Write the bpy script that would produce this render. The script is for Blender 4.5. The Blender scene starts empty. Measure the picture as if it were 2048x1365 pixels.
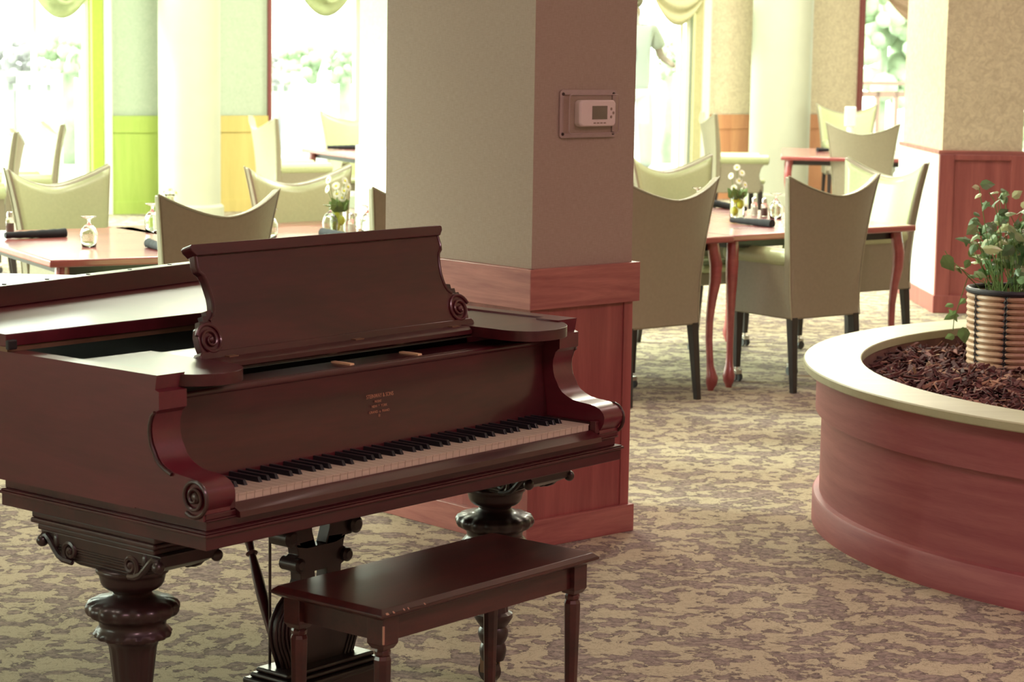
import bpy, bmesh, math, random
from mathutils import Vector, Matrix
from mathutils.geometry import tessellate_polygon
random.seed(7)
PI = math.pi
sc = bpy.context.scene
COL = sc.collection

# ------------------------------------------------------------------ camera
FPX, PITCH, ROLL, CAMH = 4420.0, .13331, .01585, 1.67
cp, sp = math.cos(PITCH), math.sin(PITCH)
fw = Vector((0, cp, -sp)); rt = Vector((1, 0, 0)); up = Vector((0, sp, cp))
rt2 = rt * math.cos(ROLL) + up * math.sin(ROLL)
up2 = up * math.cos(ROLL) - rt * math.sin(ROLL)
cd = bpy.data.cameras.new('camera'); cam = bpy.data.objects.new('camera', cd); COL.objects.link(cam)
cam.matrix_world = Matrix(((rt2.x, up2.x, -fw.x, 0), (rt2.y, up2.y, -fw.y, 0), (rt2.z, up2.z, -fw.z, CAMH), (0, 0, 0, 1)))
cd.sensor_width = 36; cd.lens = FPX / 2048 * 36; cd.clip_start = .1; cd.clip_end = 300
cd.dof.use_dof = True; cd.dof.focus_distance = 5.9; cd.dof.aperture_fstop = 8.5
sc.camera = cam
def ray(x, y):
    return fw + rt2 * ((x - 1024) / FPX) - up2 * ((y - 682.5) / FPX)
def atz(x, y, z):
    d = ray(x, y); return Vector((0, 0, CAMH)) + d * ((z - CAMH) / d.z)
def aty(x, y, yy):
    d = ray(x, y); return Vector((0, 0, CAMH)) + d * (yy / d.y)

# ------------------------------------------------------------------ materials
def newmat(name):
    m = bpy.data.materials.new(name); m.use_nodes = True
    nt = m.node_tree; b = nt.nodes['Principled BSDF']
    return m, nt, b
def tc(nt, scale=(1, 1, 1), kind='Object', rot=(0, 0, 0)):
    t = nt.nodes.new('ShaderNodeTexCoord'); mp = nt.nodes.new('ShaderNodeMapping')
    mp.inputs['Scale'].default_value = scale; mp.inputs['Rotation'].default_value = rot
    nt.links.new(t.outputs[kind], mp.inputs[0]); return mp.outputs[0]
def noise(nt, vec, scale, detail=3, rough=.5, dist=0):
    n = nt.nodes.new('ShaderNodeTexNoise'); nt.links.new(vec, n.inputs['Vector'])
    n.inputs['Scale'].default_value = scale; n.inputs['Detail'].default_value = detail
    n.inputs['Roughness'].default_value = rough; n.inputs['Distortion'].default_value = dist
    return n.outputs['Fac']
def ramp(nt, fac, stops):
    r = nt.nodes.new('ShaderNodeValToRGB'); nt.links.new(fac, r.inputs[0])
    e = r.color_ramp.elements
    while len(e) < len(stops): e.new(.5)
    for i, (p, c) in enumerate(stops):
        e[i].position = p; e[i].color = (c[0], c[1], c[2], 1) if not isinstance(c, (int, float)) else (c, c, c, 1)
    return r.outputs[0]
def bump(nt, b, h, strength=.2, dist=.002):
    n = nt.nodes.new('ShaderNodeBump'); n.inputs['Strength'].default_value = strength; n.inputs['Distance'].default_value = dist
    nt.links.new(h, n.inputs['Height']); nt.links.new(n.outputs[0], b.inputs['Normal'])
def plain(name, c, rough=.5, spec=.5, metal=0, coat=0, vary=.06, vs=30, coatr=.1):
    m, nt, b = newmat(name)
    v = noise(nt, tc(nt), vs, 3)
    lo = tuple(x * (1 - vary) for x in c); hi = tuple(min(1, x * (1 + vary)) for x in c)
    nt.links.new(ramp(nt, v, [(.3, lo), (.7, hi)]), b.inputs['Base Color'])
    b.inputs['Roughness'].default_value = rough; b.inputs['Metallic'].default_value = metal
    b.inputs['Specular IOR Level'].default_value = spec
    b.inputs['Coat Weight'].default_value = coat; b.inputs['Coat Roughness'].default_value = coatr
    return m
def wood(name, c1, c2, axis='X', scale=14, stretch=12, rough=.35, coat=.4, coatr=.12, bumps=.08, dist=.6, lo=.35, hi=.68):
    m, nt, b = newmat(name)
    s = {'X': (1, stretch, stretch), 'Y': (stretch, 1, stretch), 'Z': (stretch, stretch, 1), 'R': (1, 1, stretch)}[axis]
    s = tuple(x * scale / 14 for x in s)
    vec = tc(nt, s)
    g = noise(nt, vec, 1.6, 5, .6, dist)
    f = noise(nt, tc(nt, tuple(x * 4 for x in s)), 5, 3, .6)
    mx = nt.nodes.new('ShaderNodeMath'); mx.operation = 'MULTIPLY_ADD'
    nt.links.new(f, mx.inputs[0]); mx.inputs[1].default_value = .25; nt.links.new(g, mx.inputs[2])
    mid = tuple((a + d) / 2 for a, d in zip(c1, c2))
    nt.links.new(ramp(nt, mx.outputs[0], [(lo + .08, c1), ((lo + hi) / 2 + .1, mid), (hi + .1, c2)]), b.inputs['Base Color'])
    b.inputs['Roughness'].default_value = rough
    b.inputs['Coat Weight'].default_value = coat; b.inputs['Coat Roughness'].default_value = coatr
    bump(nt, b, mx.outputs[0], bumps, .001)
    return m
M = {}
M['mahog'] = wood('mahogany_polished', (.030, .0032, .0055), (.072, .0075, .012), 'X', 9, 7, .34, .35, .12, .05)
M['mahogY'] = wood('mahogany_side', (.068, .0055, .012), (.120, .012, .022), 'Y', 9, 7, .34, .45, .16, .05)
M['mahogD'] = wood('mahogany_dark', (.018, .005, .005), (.046, .010, .010), 'X', 12, 6, .42, .35, .2, .1)
M['ebony'] = wood('carved_dark_wood', (.012, .006, .006), (.034, .012, .012), 'Z', 12, 5, .40, .35, .16, .15)
M['bench'] = wood('bench_wood', (.021, .0055, .0055), (.070, .015, .013), 'X', 10, 8, .30, .5, .14, .08)
M['scuff'] = plain('worn_bare_wood', (.42, .24, .16), .7)
M['oakH'] = wood('red_oak_horizontal', (.27, .080, .075), (.46, .175, .145), 'X', 10, 14, .42, .25, .2, .1, 1.2)
M['oakC'] = wood('red_oak_veneer_round', (.28, .060, .076), (.39, .118, .124), 'R', 14, 14, .5, .12, .3, .05, .3)
M['oakHY'] = wood('red_oak_side', (.27, .080, .075), (.46, .175, .145), 'Y', 10, 14, .42, .25, .2, .1, 1.2)
M['oakV'] = wood('red_oak_vertical', (.24, .060, .058), (.36, .105, .095), 'Z', 10, 16, .42, .25, .2, .1, .5)
M['table'] = wood('cherry_table', (.24, .035, .042), (.38, .085, .078), 'X', 8, 8, .35, 1.0, .16, .02)
M['ptop'] = wood('planter_cap', (.42, .42, .26), (.50, .51, .33), 'X', 6, 12, .45, .15, .2, .03)
M['iron'] = plain('dark_iron', (.012, .011, .012), .5)
M['brass'] = plain('brass', (.85, .62, .36), .5)
M['brassd'] = plain('dull_brass', (.22, .13, .08), .5, metal=.5)
M['gilt'] = plain('faded_gilt', (.26, .12, .07), .5)
M['ivory'] = plain('ivory', (.52, .45, .35), .35, vary=.04)
M['black'] = plain('black_key', (.012, .012, .016), .3)
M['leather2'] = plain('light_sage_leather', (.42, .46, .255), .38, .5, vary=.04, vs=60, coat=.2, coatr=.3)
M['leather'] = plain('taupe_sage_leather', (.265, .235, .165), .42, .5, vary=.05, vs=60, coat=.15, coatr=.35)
M['piping'] = plain('sage_piping', (.37, .365, .25), .45)
M['chairleg'] = plain('dark_chair_leg', (.018, .011, .011), .4, coat=.2)
M['chrome'] = plain('caster_metal', (.62, .60, .55), .25, metal=.9)
M['rubber'] = plain('caster_wheel', (.05, .05, .055), .5)
M['napkin'] = plain('charcoal_napkin', (.012, .013, .018), .85)
M['whitepl'] = plain('white_plastic', (.86, .78, .76), .4, vary=.02)
M['screen'] = plain('grey_display', (.17, .15, .11), .25)
M['button'] = plain('button_grey', (.34, .26, .22), .5)
M['screw'] = plain('dark_screw', (.04, .02, .02), .4)
M['painted'] = plain('white_paint', (.78, .76, .68), .5, vary=.03)
M['wallpale'] = plain('pale_lilac_panel', (.74, .70, .66), .6, vary=.03)
M['column'] = plain('cream_column', (.44, .455, .35), .55, vary=.03, vs=5)
M['lime'] = wood('wainscot_flare_lime', (.34, .45, .09), (.42, .53, .12), 'Z', 6, 10, .5, .1, .3, .03)  # oak wainscot with yellow-green flare put into its colour
M['amber'] = wood('wainscot_flare_amber', (.50, .40, .13), (.60, .48, .17), 'Z', 6, 10, .5, .1, .3, .03)  # same oak, the yellow light of the left bay mixed into its tone
M['orange'] = wood('varnished_wainscot_orange', (.46, .20, .10), (.60, .30, .15), 'Z', 6, 10, .5, .1, .3, .03)
M['casing'] = plain('pale_wood_casing', (.48, .44, .24), .5)
M['flarecase'] = plain('casing_flare_lime', (.36, .48, .06), .5)  # window casing, flare tint painted into the wood colour
M['redtrim'] = plain('dark_red_trim', (.20, .05, .05), .5)
M['cloth1'] = plain('green_cream_swag', (.42, .48, .26), .9)
M['cloth2'] = plain('cream_swag', (.50, .47, .28), .9)
M['cloth3'] = plain('blush_swag', (.52, .38, .28), .9)
M['treeg'] = plain('pale_green_foliage', (.34, .42, .29), .9, vary=.3, vs=3)
M['treed'] = plain('mauve_foliage', (.30, .29, .30), .9, vary=.25, vs=3)
M['deckw'] = plain('white_rail_paint', (.55, .56, .56), .7, vary=.02)
M['deckf'] = plain('pale_deck', (.25, .25, .24), .8, vary=.05)
M['deckp'] = plain('pinkish_rail', (.40, .25, .24), .7, vary=.02)
M['shirt'] = plain('pale_khaki_shirt', (.27, .265, .23), .9, vary=.04)
M['trouser'] = plain('white_trousers', (.45, .46, .44), .9, vary=.03)
M['skin'] = plain('skin', (.20, .13, .10), .6)
M['hair'] = plain('brown_hair', (.08, .05, .03), .8)
M['phone'] = plain('dark_phone', (.03, .035, .05), .3)
M['daisyw'] = plain('daisy_petals', (.80, .82, .72), .7)
M['daisyy'] = plain('daisy_centre', (.70, .66, .08), .7)
M['stemg'] = plain('stem_green', (.12, .20, .05), .7)
M['lemon'] = plain('lemon', (.72, .76, .04), .45)
M['salt'] = plain('salt', (.80, .78, .70), .8)
M['pepper'] = plain('pepper', (.16, .09, .08), .8)
M['wcard'] = plain('white_ceramic', (.85, .85, .82), .4, vary=.02)
M['cane'] = wood('basket_cane', (.34, .17, .10), (.52, .33, .22), 'X', 12, 6, .5, .1, .3, .1)
M['basketd'] = plain('dark_basket_lacing', (.018, .014, .022), .5)
M['inner'] = plain('weathered_liner', (.24, .13, .11), .9, vary=.3, vs=12)
M['soil'] = plain('dark_soil', (.03, .014, .012), .95)
M['clearp'] = None
def glassm(name, col=(1, 1, 1), rough=.02, ior=1.45):
    m, nt, b = newmat(name)
    b.inputs['Base Color'].default_value = (*col, 1); b.inputs['Transmission Weight'].default_value = 1
    b.inputs['Roughness'].default_value = rough; b.inputs['IOR'].default_value = ior
    return m
M['glass'] = glassm('clear_glass', (.96, .98, .94))
def panem(name, tint, gl=.08):
    m = bpy.data.materials.new(name); m.use_nodes = True; nt = m.node_tree; nt.nodes.clear()
    o = nt.nodes.new('ShaderNodeOutputMaterial'); t = nt.nodes.new('ShaderNodeBsdfTransparent'); g = nt.nodes.new('ShaderNodeBsdfGlossy')
    t.inputs[0].default_value = (*tint, 1); g.inputs['Roughness'].default_value = .03
    x = nt.nodes.new('ShaderNodeMixShader'); x.inputs[0].default_value = gl
    nt.links.new(t.outputs[0], x.inputs[1]); nt.links.new(g.outputs[0], x.inputs[2]); nt.links.new(x.outputs[0], o.inputs[0])
    return m
M['pane'] = panem('window_pane', (.97, .99, .97), .04)
M['acrylic'] = panem('clear_acrylic', (.97, .95, .95), .03)

def wallpaper(name, c1, c2, scale=60, stretch=False, rough=.8, strength=.15):
    m, nt, b = newmat(name)
    if stretch:
        a = noise(nt, tc(nt, (1, 1, 10)), scale, 2, .6); c = noise(nt, tc(nt, (10, 10, 1)), scale, 2, .6)
        mx = nt.nodes.new('ShaderNodeMath'); mx.operation = 'ADD'; nt.links.new(a, mx.inputs[0]); nt.links.new(c, mx.inputs[1])
        h = nt.nodes.new('ShaderNodeMath'); h.operation = 'MULTIPLY'; h.inputs[1].default_value = .5; nt.links.new(mx.outputs[0], h.inputs[0])
        f = h.outputs[0]
    else:
        f = noise(nt, tc(nt), scale, 3, .6, 1.5)
    nt.links.new(ramp(nt, f, [(.35, c1), (.65, c2)]), b.inputs['Base Color'])
    b.inputs['Roughness'].default_value = rough
    bump(nt, b, f, strength, .001)
    return m
M['paper'] = wallpaper('grasscloth_wallpaper', (.34, .262, .208), (.41, .325, .262), 40, True)
M['paper2'] = wallpaper('mottled_wallpaper', (.52, .44, .31), (.68, .60, .43), 22)
M['paperg'] = wallpaper('mottled_pale_wallpaper', (.40, .47, .36), (.46, .52, .41), 25)
M['ceil'] = plain('ceiling_white', (.55, .53, .48), .9, vary=.03, vs=2)

def carpetm():
    m, nt, b = newmat('damask_carpet')
    base = tc(nt)
    def math_(op, a, c):
        n = nt.nodes.new('ShaderNodeMath'); n.operation = op
        for i, q in enumerate((a, c)):
            if isinstance(q, (int, float)): n.inputs[i].default_value = q
            else: nt.links.new(q, n.inputs[i])
        return n.outputs[0]
    n1 = nt.nodes.new('ShaderNodeTexNoise'); nt.links.new(base, n1.inputs['Vector'])
    n1.inputs['Scale'].default_value = 2.6; n1.inputs['Detail'].default_value = 2
    sub = nt.nodes.new('ShaderNodeVectorMath'); sub.operation = 'MULTIPLY_ADD'
    nt.links.new(n1.outputs['Color'], sub.inputs[0]); sub.inputs[1].default_value = (.10, .10, 0)
    nt.links.new(base, sub.inputs[2]); warp = sub.outputs[0]
    leaf = noise(nt, warp, 10.5, 5, .60, .8)                       # ragged leaf clusters
    vo = nt.nodes.new('ShaderNodeTexVoronoi'); vo.feature = 'F1'; vo.inputs['Scale'].default_value = 17
    nt.links.new(warp, vo.inputs['Vector'])
    wv = nt.nodes.new('ShaderNodeTexWave'); wv.wave_type = 'RINGS'; wv.inputs['Scale'].default_value = 1.9
    wv.inputs['Distortion'].default_value = 9; wv.inputs['Detail'].default_value = 3; wv.inputs['Detail Scale'].default_value = 1.6; nt.links.new(base, wv.inputs['Vector'])
    vein = noise(nt, warp, 46, 4, .7, .6)
    fine = noise(nt, base, 230, 2, .7)
    f = math_('ADD', math_('MULTIPLY', leaf, .80), math_('MULTIPLY', vo.outputs['Distance'], .24))
    f = math_('ADD', f, math_('MULTIPLY', wv.outputs['Fac'], .05))
    f = math_('ADD', f, math_('MULTIPLY', vein, .22))
    dark = ramp(nt, vein, [(.40, (.170, .132, .122)), (.52, (.290, .232, .205)), (.66, (.370, .305, .250))])
    lite0 = ramp(nt, fine, [(.30, (.40, .342, .245)), (.70, (.52, .455, .325))])
    stem = noise(nt, warp, 15, 3, .55, 2.2)
    stm = ramp(nt, stem, [(.455, 1), (.475, .66), (.495, .66), (.515, 1)])
    lm = nt.nodes.new('ShaderNodeMix'); lm.data_type = 'RGBA'; lm.blend_type = 'MULTIPLY'; lm.inputs[0].default_value = .8
    nt.links.new(lite0, lm.inputs[6]); nt.links.new(stm, lm.inputs[7]); lite = lm.outputs[2]
    mask = ramp(nt, f, [(.648, 0), (.664, 1)])
    rim = ramp(nt, f, [(.610, 1), (.640, .66), (.652, .66), (.672, 1)])
    mx_ = nt.nodes.new('ShaderNodeMix'); mx_.data_type = 'RGBA'; nt.links.new(mask, mx_.inputs[0]); nt.links.new(dark, mx_.inputs[6]); nt.links.new(lite, mx_.inputs[7])
    mul = nt.nodes.new('ShaderNodeMix'); mul.data_type = 'RGBA'; mul.blend_type = 'MULTIPLY'; mul.inputs[0].default_value = .9
    nt.links.new(mx_.outputs[2], mul.inputs[6]); nt.links.new(rim, mul.inputs[7])
    nt.links.new(mul.outputs[2], b.inputs['Base Color'])
    b.inputs['Roughness'].default_value = .95; b.inputs['Specular IOR Level'].default_value = .1
    bump(nt, b, fine, .5, .004)
    return m
M['carpet'] = carpetm()
def mulchm():
    m, nt, b = newmat('bark_mulch')
    g = nt.nodes.new('ShaderNodeNewGeometry')
    nt.links.new(ramp(nt, g.outputs['Random Per Island'], [(0, (.040, .012, .014)), (.55, (.115, .034, .034)), (.86, (.19, .072, .060)), (.97, (.45, .26, .17))]), b.inputs['Base Color'])
    b.inputs['Roughness'].default_value = .8
    return m
M['mulch'] = mulchm()
def leafm():
    m, nt, b = newmat('ivy_leaf')
    g = nt.nodes.new('ShaderNodeNewGeometry')
    nt.links.new(ramp(nt, g.outputs['Random Per Island'], [(0, (.07, .14, .06)), (.55, (.14, .26, .10)), (.85, (.30, .38, .16)), (1, (.52, .56, .30))]), b.inputs['Base Color'])
    b.inputs['Roughness'].default_value = .4
    return m
M['leaf'] = leafm()

# ------------------------------------------------------------------ mesh builder
class MB:
    def __init__(s): s.v = []; s.f = []; s.T = None
    def add(s, vs, fs):
        n = len(s.v)
        s.v += [tuple(s.T @ Vector(v)) if s.T else tuple(v) for v in vs]
        s.f += [tuple(n + i for i in q) for q in fs]; return s
    def box(s, x0, x1, y0, y1, z0, z1):
        return s.add([(x0, y0, z0), (x1, y0, z0), (x1, y1, z0), (x0, y1, z0), (x0, y0, z1), (x1, y0, z1), (x1, y1, z1), (x0, y1, z1)],
                     [(3, 2, 1, 0), (4, 5, 6, 7), (0, 1, 5, 4), (1, 2, 6, 5), (2, 3, 7, 6), (3, 0, 4, 7)])
    def frus(s, a, z0, b, z1):      # two rectangles (x0,x1,y0,y1)
        (x0, x1, y0, y1), (p0, p1, q0, q1) = a, b
        return s.add([(x0, y0, z0), (x1, y0, z0), (x1, y1, z0), (x0, y1, z0), (p0, q0, z1), (p1, q0, z1), (p1, q1, z1), (p0, q1, z1)],
                     [(3, 2, 1, 0), (4, 5, 6, 7), (0, 1, 5, 4), (1, 2, 6, 5), (2, 3, 7, 6), (3, 0, 4, 7)])
    def prism(s, loops, fn, a, b):  # loops: outer + holes of 2D pts; fn(p,q,t)->3D
        if not isinstance(loops[0][0], (tuple, list)): loops = [loops]
        tri = tessellate_polygon([[Vector((p[0], p[1], 0)) for p in l] for l in loops])
        flat = [p for l in loops for p in l]; n = len(flat)
        vs = [fn(p[0], p[1], a) for p in flat] + [fn(p[0], p[1], b) for p in flat]
        fs = [t for t in tri] + [tuple(n + i for i in reversed(t)) for t in tri]
        o = 0
        for l in loops:
            k = len(l)
            fs += [(o + i, o + (i + 1) % k, n + o + (i + 1) % k, n + o + i) for i in range(k)]
            o += k
        return s.add(vs, fs)
    def lathe(s, prof, c=(0, 0, 0), seg=32, mod=None, cap=True):
        vs = []; k = len(prof)
        for i, (r, z) in enumerate(prof):
            for j in range(seg):
                a = 2 * PI * j / seg; rr = r * (mod(i, a, z) if mod else 1)
                vs.append((c[0] + rr * math.cos(a), c[1] + rr * math.sin(a), c[2] + z))
        fs = [(i * seg + j, i * seg + (j + 1) % seg, (i + 1) * seg + (j + 1) % seg, (i + 1) * seg + j) for i in range(k - 1) for j in range(seg)]
        if cap and prof[0][0] > 1e-4: fs.append(tuple(reversed(range(seg))))
        if cap and prof[-1][0] > 1e-4: fs.append(tuple((k - 1) * seg + j for j in range(seg)))
        return s.add(vs, fs)
    def tube(s, pts, r, seg=8, closed=False):
        pts = [Vector(p) for p in pts]; n = len(pts); vs = []
        rs = r if isinstance(r, (list, tuple)) else [r] * n
        prev = None
        for i, p in enumerate(pts):
            if closed: t = pts[(i + 1) % n] - pts[i - 1]
            else: t = pts[min(i + 1, n - 1)] - pts[max(i - 1, 0)]
            t = t.normalized() if t.length > 1e-9 else Vector((0, 0, 1))
            if prev is None:
                u = t.orthogonal().normalized()
            else:
                u = (prev - t * prev.dot(t)); u = u.normalized() if u.length > 1e-6 else t.orthogonal().normalized()
            prev = u; w = t.cross(u)
            for j in range(seg):
                a = 2 * PI * j / seg; vs.append(p + (u * math.cos(a) + w * math.sin(a)) * rs[i])
        m = n if closed else n - 1
        fs = [(i * seg + j, i * seg + (j + 1) % seg, ((i + 1) % n) * seg + (j + 1) % seg, ((i + 1) % n) * seg + j) for i in range(m) for j in range(seg)]
        if not closed: fs += [tuple(reversed(range(seg))), tuple((n - 1) * seg + j for j in range(seg))]
        return s.add(vs, fs)
    def ball(s, c, r, seg=14, rings=8, sc_=(1, 1, 1)):
        prof = [(max(1e-5, r * math.sin(PI * i / rings)), -r * math.cos(PI * i / rings)) for i in range(rings + 1)]
        o = s.T; L = Matrix.Translation(Vector(c)) @ Matrix.Diagonal((*sc_, 1)); s.T = (o @ L) if o else L
        s.lathe(prof, seg=seg); s.T = o; return s
    def grid(s, fn, nu, nv, flip=False):
        vs = [fn(i / nu, j / nv) for j in range(nv + 1) for i in range(nu + 1)]
        fs = [(j * (nu + 1) + i, j * (nu + 1) + i + 1, (j + 1) * (nu + 1) + i + 1, (j + 1) * (nu + 1) + i) for j in range(nv) for i in range(nu)]
        if flip: fs = [tuple(reversed(q)) for q in fs]
        return s.add(vs, fs)
    def build(s, name, mat, parent=None, smooth=True, bevel=0, ang=.6, solid=0, sub=0):
        me = bpy.data.meshes.new(name); me.from_pydata(s.v, [], s.f); me.validate(); me.update()
        bm = bmesh.new(); bm.from_mesh(me); bmesh.ops.recalc_face_normals(bm, faces=bm.faces); bm.to_mesh(me); bm.free()
        if smooth:
            me.polygons.foreach_set('use_smooth', [True] * len(me.polygons)); me.set_sharp_from_angle(angle=ang)
        me.materials.append(mat if not isinstance(mat, str) else M[mat])
        o = bpy.data.objects.new(name, me); COL.objects.link(o)
        if parent: o.parent = parent
        if bevel:
            b = o.modifiers.new('bevel', 'BEVEL'); b.width = bevel; b.segments = 2; b.limit_method = 'ANGLE'; b.angle_limit = .6
        if solid:
            b = o.modifiers.new('solid', 'SOLIDIFY'); b.thickness = solid; b.offset = 0
        if sub:
            b = o.modifiers.new('sub', 'SUBSURF'); b.levels = sub; b.render_levels = sub
        return o
def tag(o, label, cat, group=None):
    o['label'] = label; o['category'] = cat
    if group: o['group'] = group
    return o
def struct(o): o['kind'] = 'structure'; return o
def empty(name, loc, rz, label, cat, group=None, scale=1):
    o = bpy.data.objects.new(name, None); COL.objects.link(o); o.empty_display_size = .1
    o.location = loc; o.rotation_euler = (0, 0, rz); o.scale = (scale,) * 3 if not isinstance(scale, tuple) else scale
    return tag(o, label, cat, group)
def dup(root, loc, rz, label, group=None, scale=1):
    def cp_(o, parent):
        c = o.copy(); COL.objects.link(c)
        if parent: c.parent = parent
        for ch in list(o.children): cp_(ch, c)
        return c
    r = cp_(root, None); r.location = loc
    if root.type == 'EMPTY' or rz is not None: r.rotation_euler = (0, 0, rz or 0)
    r.scale = (scale,) * 3 if not isinstance(scale, tuple) else scale
    r['label'] = label
    if group: r['group'] = group
    return r
def az(dx, dy): return math.atan2(dy, dx)

# ================================================================== room
CEIL = 4.8
WTOP = 4.3
def horiz(x, y=200):   # pixel column -> (dx per dy)
    d = ray(x, y); return d.x / d.y
P1 = Vector((-3.746, 21.2, 0)); P2 = Vector((2.518, 24.8, 0)); WD = (P2 - P1).normalized(); WN = Vector((-WD.y, WD.x, 0))
def wall_s(px, y=200):
    k = horiz(px, y); return (k * P1.y - P1.x) / (WD.x - k * WD.y)
ANG_W = az(WD.x, WD.y)
WM = Matrix.Translation(P1) @ Matrix.Rotation(ANG_W, 4, 'Z')      # local x along wall, y outwards
def wall_panels(mb, s0, s1, holes, z0, z1, y0, y1):
    cuts = sorted({s0, s1, *[h[0] for h in holes], *[h[1] for h in holes]})
    cuts = [c for c in cuts if s0 <= c <= s1]
    for a, b in zip(cuts, cuts[1:]):
        mid = (a + b) / 2; hs = [h for h in holes if h[0] < mid < h[1]]
        if not hs: mb.box(a, b, y0, y1, z0, z1)
        else:
            h = hs[0]
            if h[2] > z0: mb.box(a, b, y0, y1, z0, min(h[2], z1))
            if h[3] < z1: mb.box(a, b, y0, y1, max(h[3], z0), z1)
struct(MB().prism([(-7, -4), (9, -4), (9, P1.y + (9 - P1.x) * WD.y / WD.x + .1), (-7, P1.y + (-7 - P1.x) * WD.y / WD.x + .1)], lambda p, q, t: (p, q, t), -.1, 0).build('floor', 'carpet', smooth=False))
struct(MB().prism([(-7, -4), (9, -4), (9, P1.y + (9 - P1.x) * WD.y / WD.x + .1), (-7, P1.y + (-7 - P1.x) * WD.y / WD.x + .1)], lambda p, q, t: (p, q, t), CEIL, CEIL + .1).build('ceiling', 'ceil', smooth=False))
S = wall_s
holes = [(-3.1, S(182), .12, WTOP), (S(540), S(722), .12, WTOP), (S(1248), S(1382), .12, WTOP), (S(1722), S(1722) + 1.9, .12, WTOP), (S(2034), S(2034) + 1.6, .12, WTOP)]
sL, sR = -3.75, (9 - P1.x) / WD.x
o = MB(); wall_panels(o, sL, S(400), holes, 0, CEIL, 0, .14)
w = o.build('wall_back_left', 'paperg', smooth=False); w.matrix_world = WM; struct(w)
o = MB(); wall_panels(o, S(400), S(1450), holes, 0, CEIL, 0, .14)
w = o.build('wall_back_centre', 'paperg', smooth=False); w.matrix_world = WM; struct(w)
o = MB(); wall_panels(o, S(1450) - .75, sR, holes, 0, CEIL, -.006, .13)
w = o.build('wall_back_right', 'paper2', smooth=False); w.matrix_world = WM; struct(w)
# side walls with their own windows
for nm, x, hs in (('left', -7, [(1.5, 4.2, .9, 2.4), (9.2, 12.2, .4, WTOP), (12.6, 18.9, .2, WTOP)]), ('right', 9, [(17.5, 20.5, .5, 2.4)])):
    o = MB()
    o.T = Matrix.Translation((x, 0, 0)) @ Matrix.Rotation(PI / 2, 4, 'Z')
    wall_panels(o, -4, 19.45 if nm == 'left' else 28.6, hs, 0, CEIL, 0 if nm == 'left' else -.14, .14 if nm == 'left' else 0)
    struct(o.build('wall_' + nm, 'paper2', smooth=False))
struct(MB().box(-7, 9, -4.14, -4, 0, CEIL).build('wall_front', 'paper2', smooth=False))
# wainscot bands and trims on the back wall
def trim(name, mat, a, b, z0, z1, y0=-.03, y1=0, fr=False):
    m = MB().box(a, b, y0, y1, z0, z1)
    if fr: m.box(a, b, y0 - .012, y1, z1 - .16, z1).box(a, b, y0 - .012, y1, z0, z0 + .12)
    w = m.build(name, mat, smooth=False); w.matrix_world = WM; return struct(w)
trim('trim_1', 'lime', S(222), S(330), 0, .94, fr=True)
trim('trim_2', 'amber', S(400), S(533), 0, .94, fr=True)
trim('trim_3', 'orange', S(1416), S(1520), 0, .94, fr=True)
trim('trim_4', 'orange', S(1600), S(1712), 0, .94, fr=True)
trim('trim_5', 'redtrim', S(534), S(540), .1, 2.5, -.04, .02)
trim('trim_6', 'redtrim', S(1712), S(1721), .1, 2.5, -.04, .02)
trim('trim_7', 'flarecase', S(182), S(204), 0, 2.5, -.05, .1)
trim('trim_8', 'painted', S(205), S(220), 0, 2.5, -.06, .02)
trim('trim_9', 'casing', S(1382), S(1398), 0, 2.5, -.05, .1)
trim('trim_10', 'painted', S(1398), S(1413), 0, 2.5, -.06, .02)
# windows with frames and panes
for i, h in enumerate(holes):
    m = MB(); t = .045
    m.box(h[0], h[1], .05, .10, h[3] - t, h[3]).box(h[0], h[1], .05, .10, h[2], h[2] + t)
    xs = [h[0], h[1] - t]
    if i == 0: xs.append(S(70))
    if i == 2: xs.append(S(1362))
    for x in xs: m.box(x, x + t, .05, .10, h[2], h[3])
    w = m.build('window_%d' % (i + 1), 'painted', smooth=False); w.matrix_world = WM; struct(w)
    MB().box(h[0], h[1], .072, .078, h[2], h[3]).build('pane', 'pane', w, smooth=False)
k = 6
for x, hs in ((-7.07, [(1.5, 4.2, .9, 2.4), (9.2, 12.2, .4, WTOP), (12.6, 18.9, .2, WTOP)]), (9.07, [(17.5, 20.5, .5, 2.4)])):
    for a, b, za, zb_ in hs:
        m = MB(); t = .05
        m.box(x - .03, x + .03, a, b, za, za + t).box(x - .03, x + .03, a, b, zb_ - t, zb_)
        for q in (a, (a + b) / 2 - t / 2, b - t): m.box(x - .03, x + .03, q, q + t, za, zb_)
        w = struct(m.build('window_%d' % k, 'painted', smooth=False)); k += 1
        MB().box(x - .003, x + .003, a, b, za, zb_).build('pane', 'pane', w, smooth=False)

# ------------------------------------------------------------------ main pillar
HK = .84
PR = Vector((math.sin(HK), math.cos(HK), 0)); PL = Vector((-math.cos(HK), math.sin(HK), 0))
pc = atz(1053.5, 1046, .095)      # outer face corner of its baseboard
PIL = Vector((pc.x, pc.y, 0)) + (PR + PL) * .02
def pillar(name, loc, rz, w, d, zd, lab, papermat, sidemat, lowmats, style):
    r = empty(name, loc, rz, lab, 'pillar', None)
    MB().box(0, w, 0, d, zd - .01, CEIL).build('wallpapered_shaft', papermat, r, smooth=False)
    if sidemat:
        MB().box(-.002, 0, .0, d, zd - .01, CEIL).build('lit_side', sidemat, r, smooth=False)
    return r
r = empty('pillar', PIL, az(PR.x, PR.y), 'square wallpapered pillar with red oak panelling behind the piano', 'pillar')
W_, D_ = .463, .770
MB().box(0, W_, 0, D_, .93, CEIL).build('wallpapered_shaft', 'paper', r, smooth=False)
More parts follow.
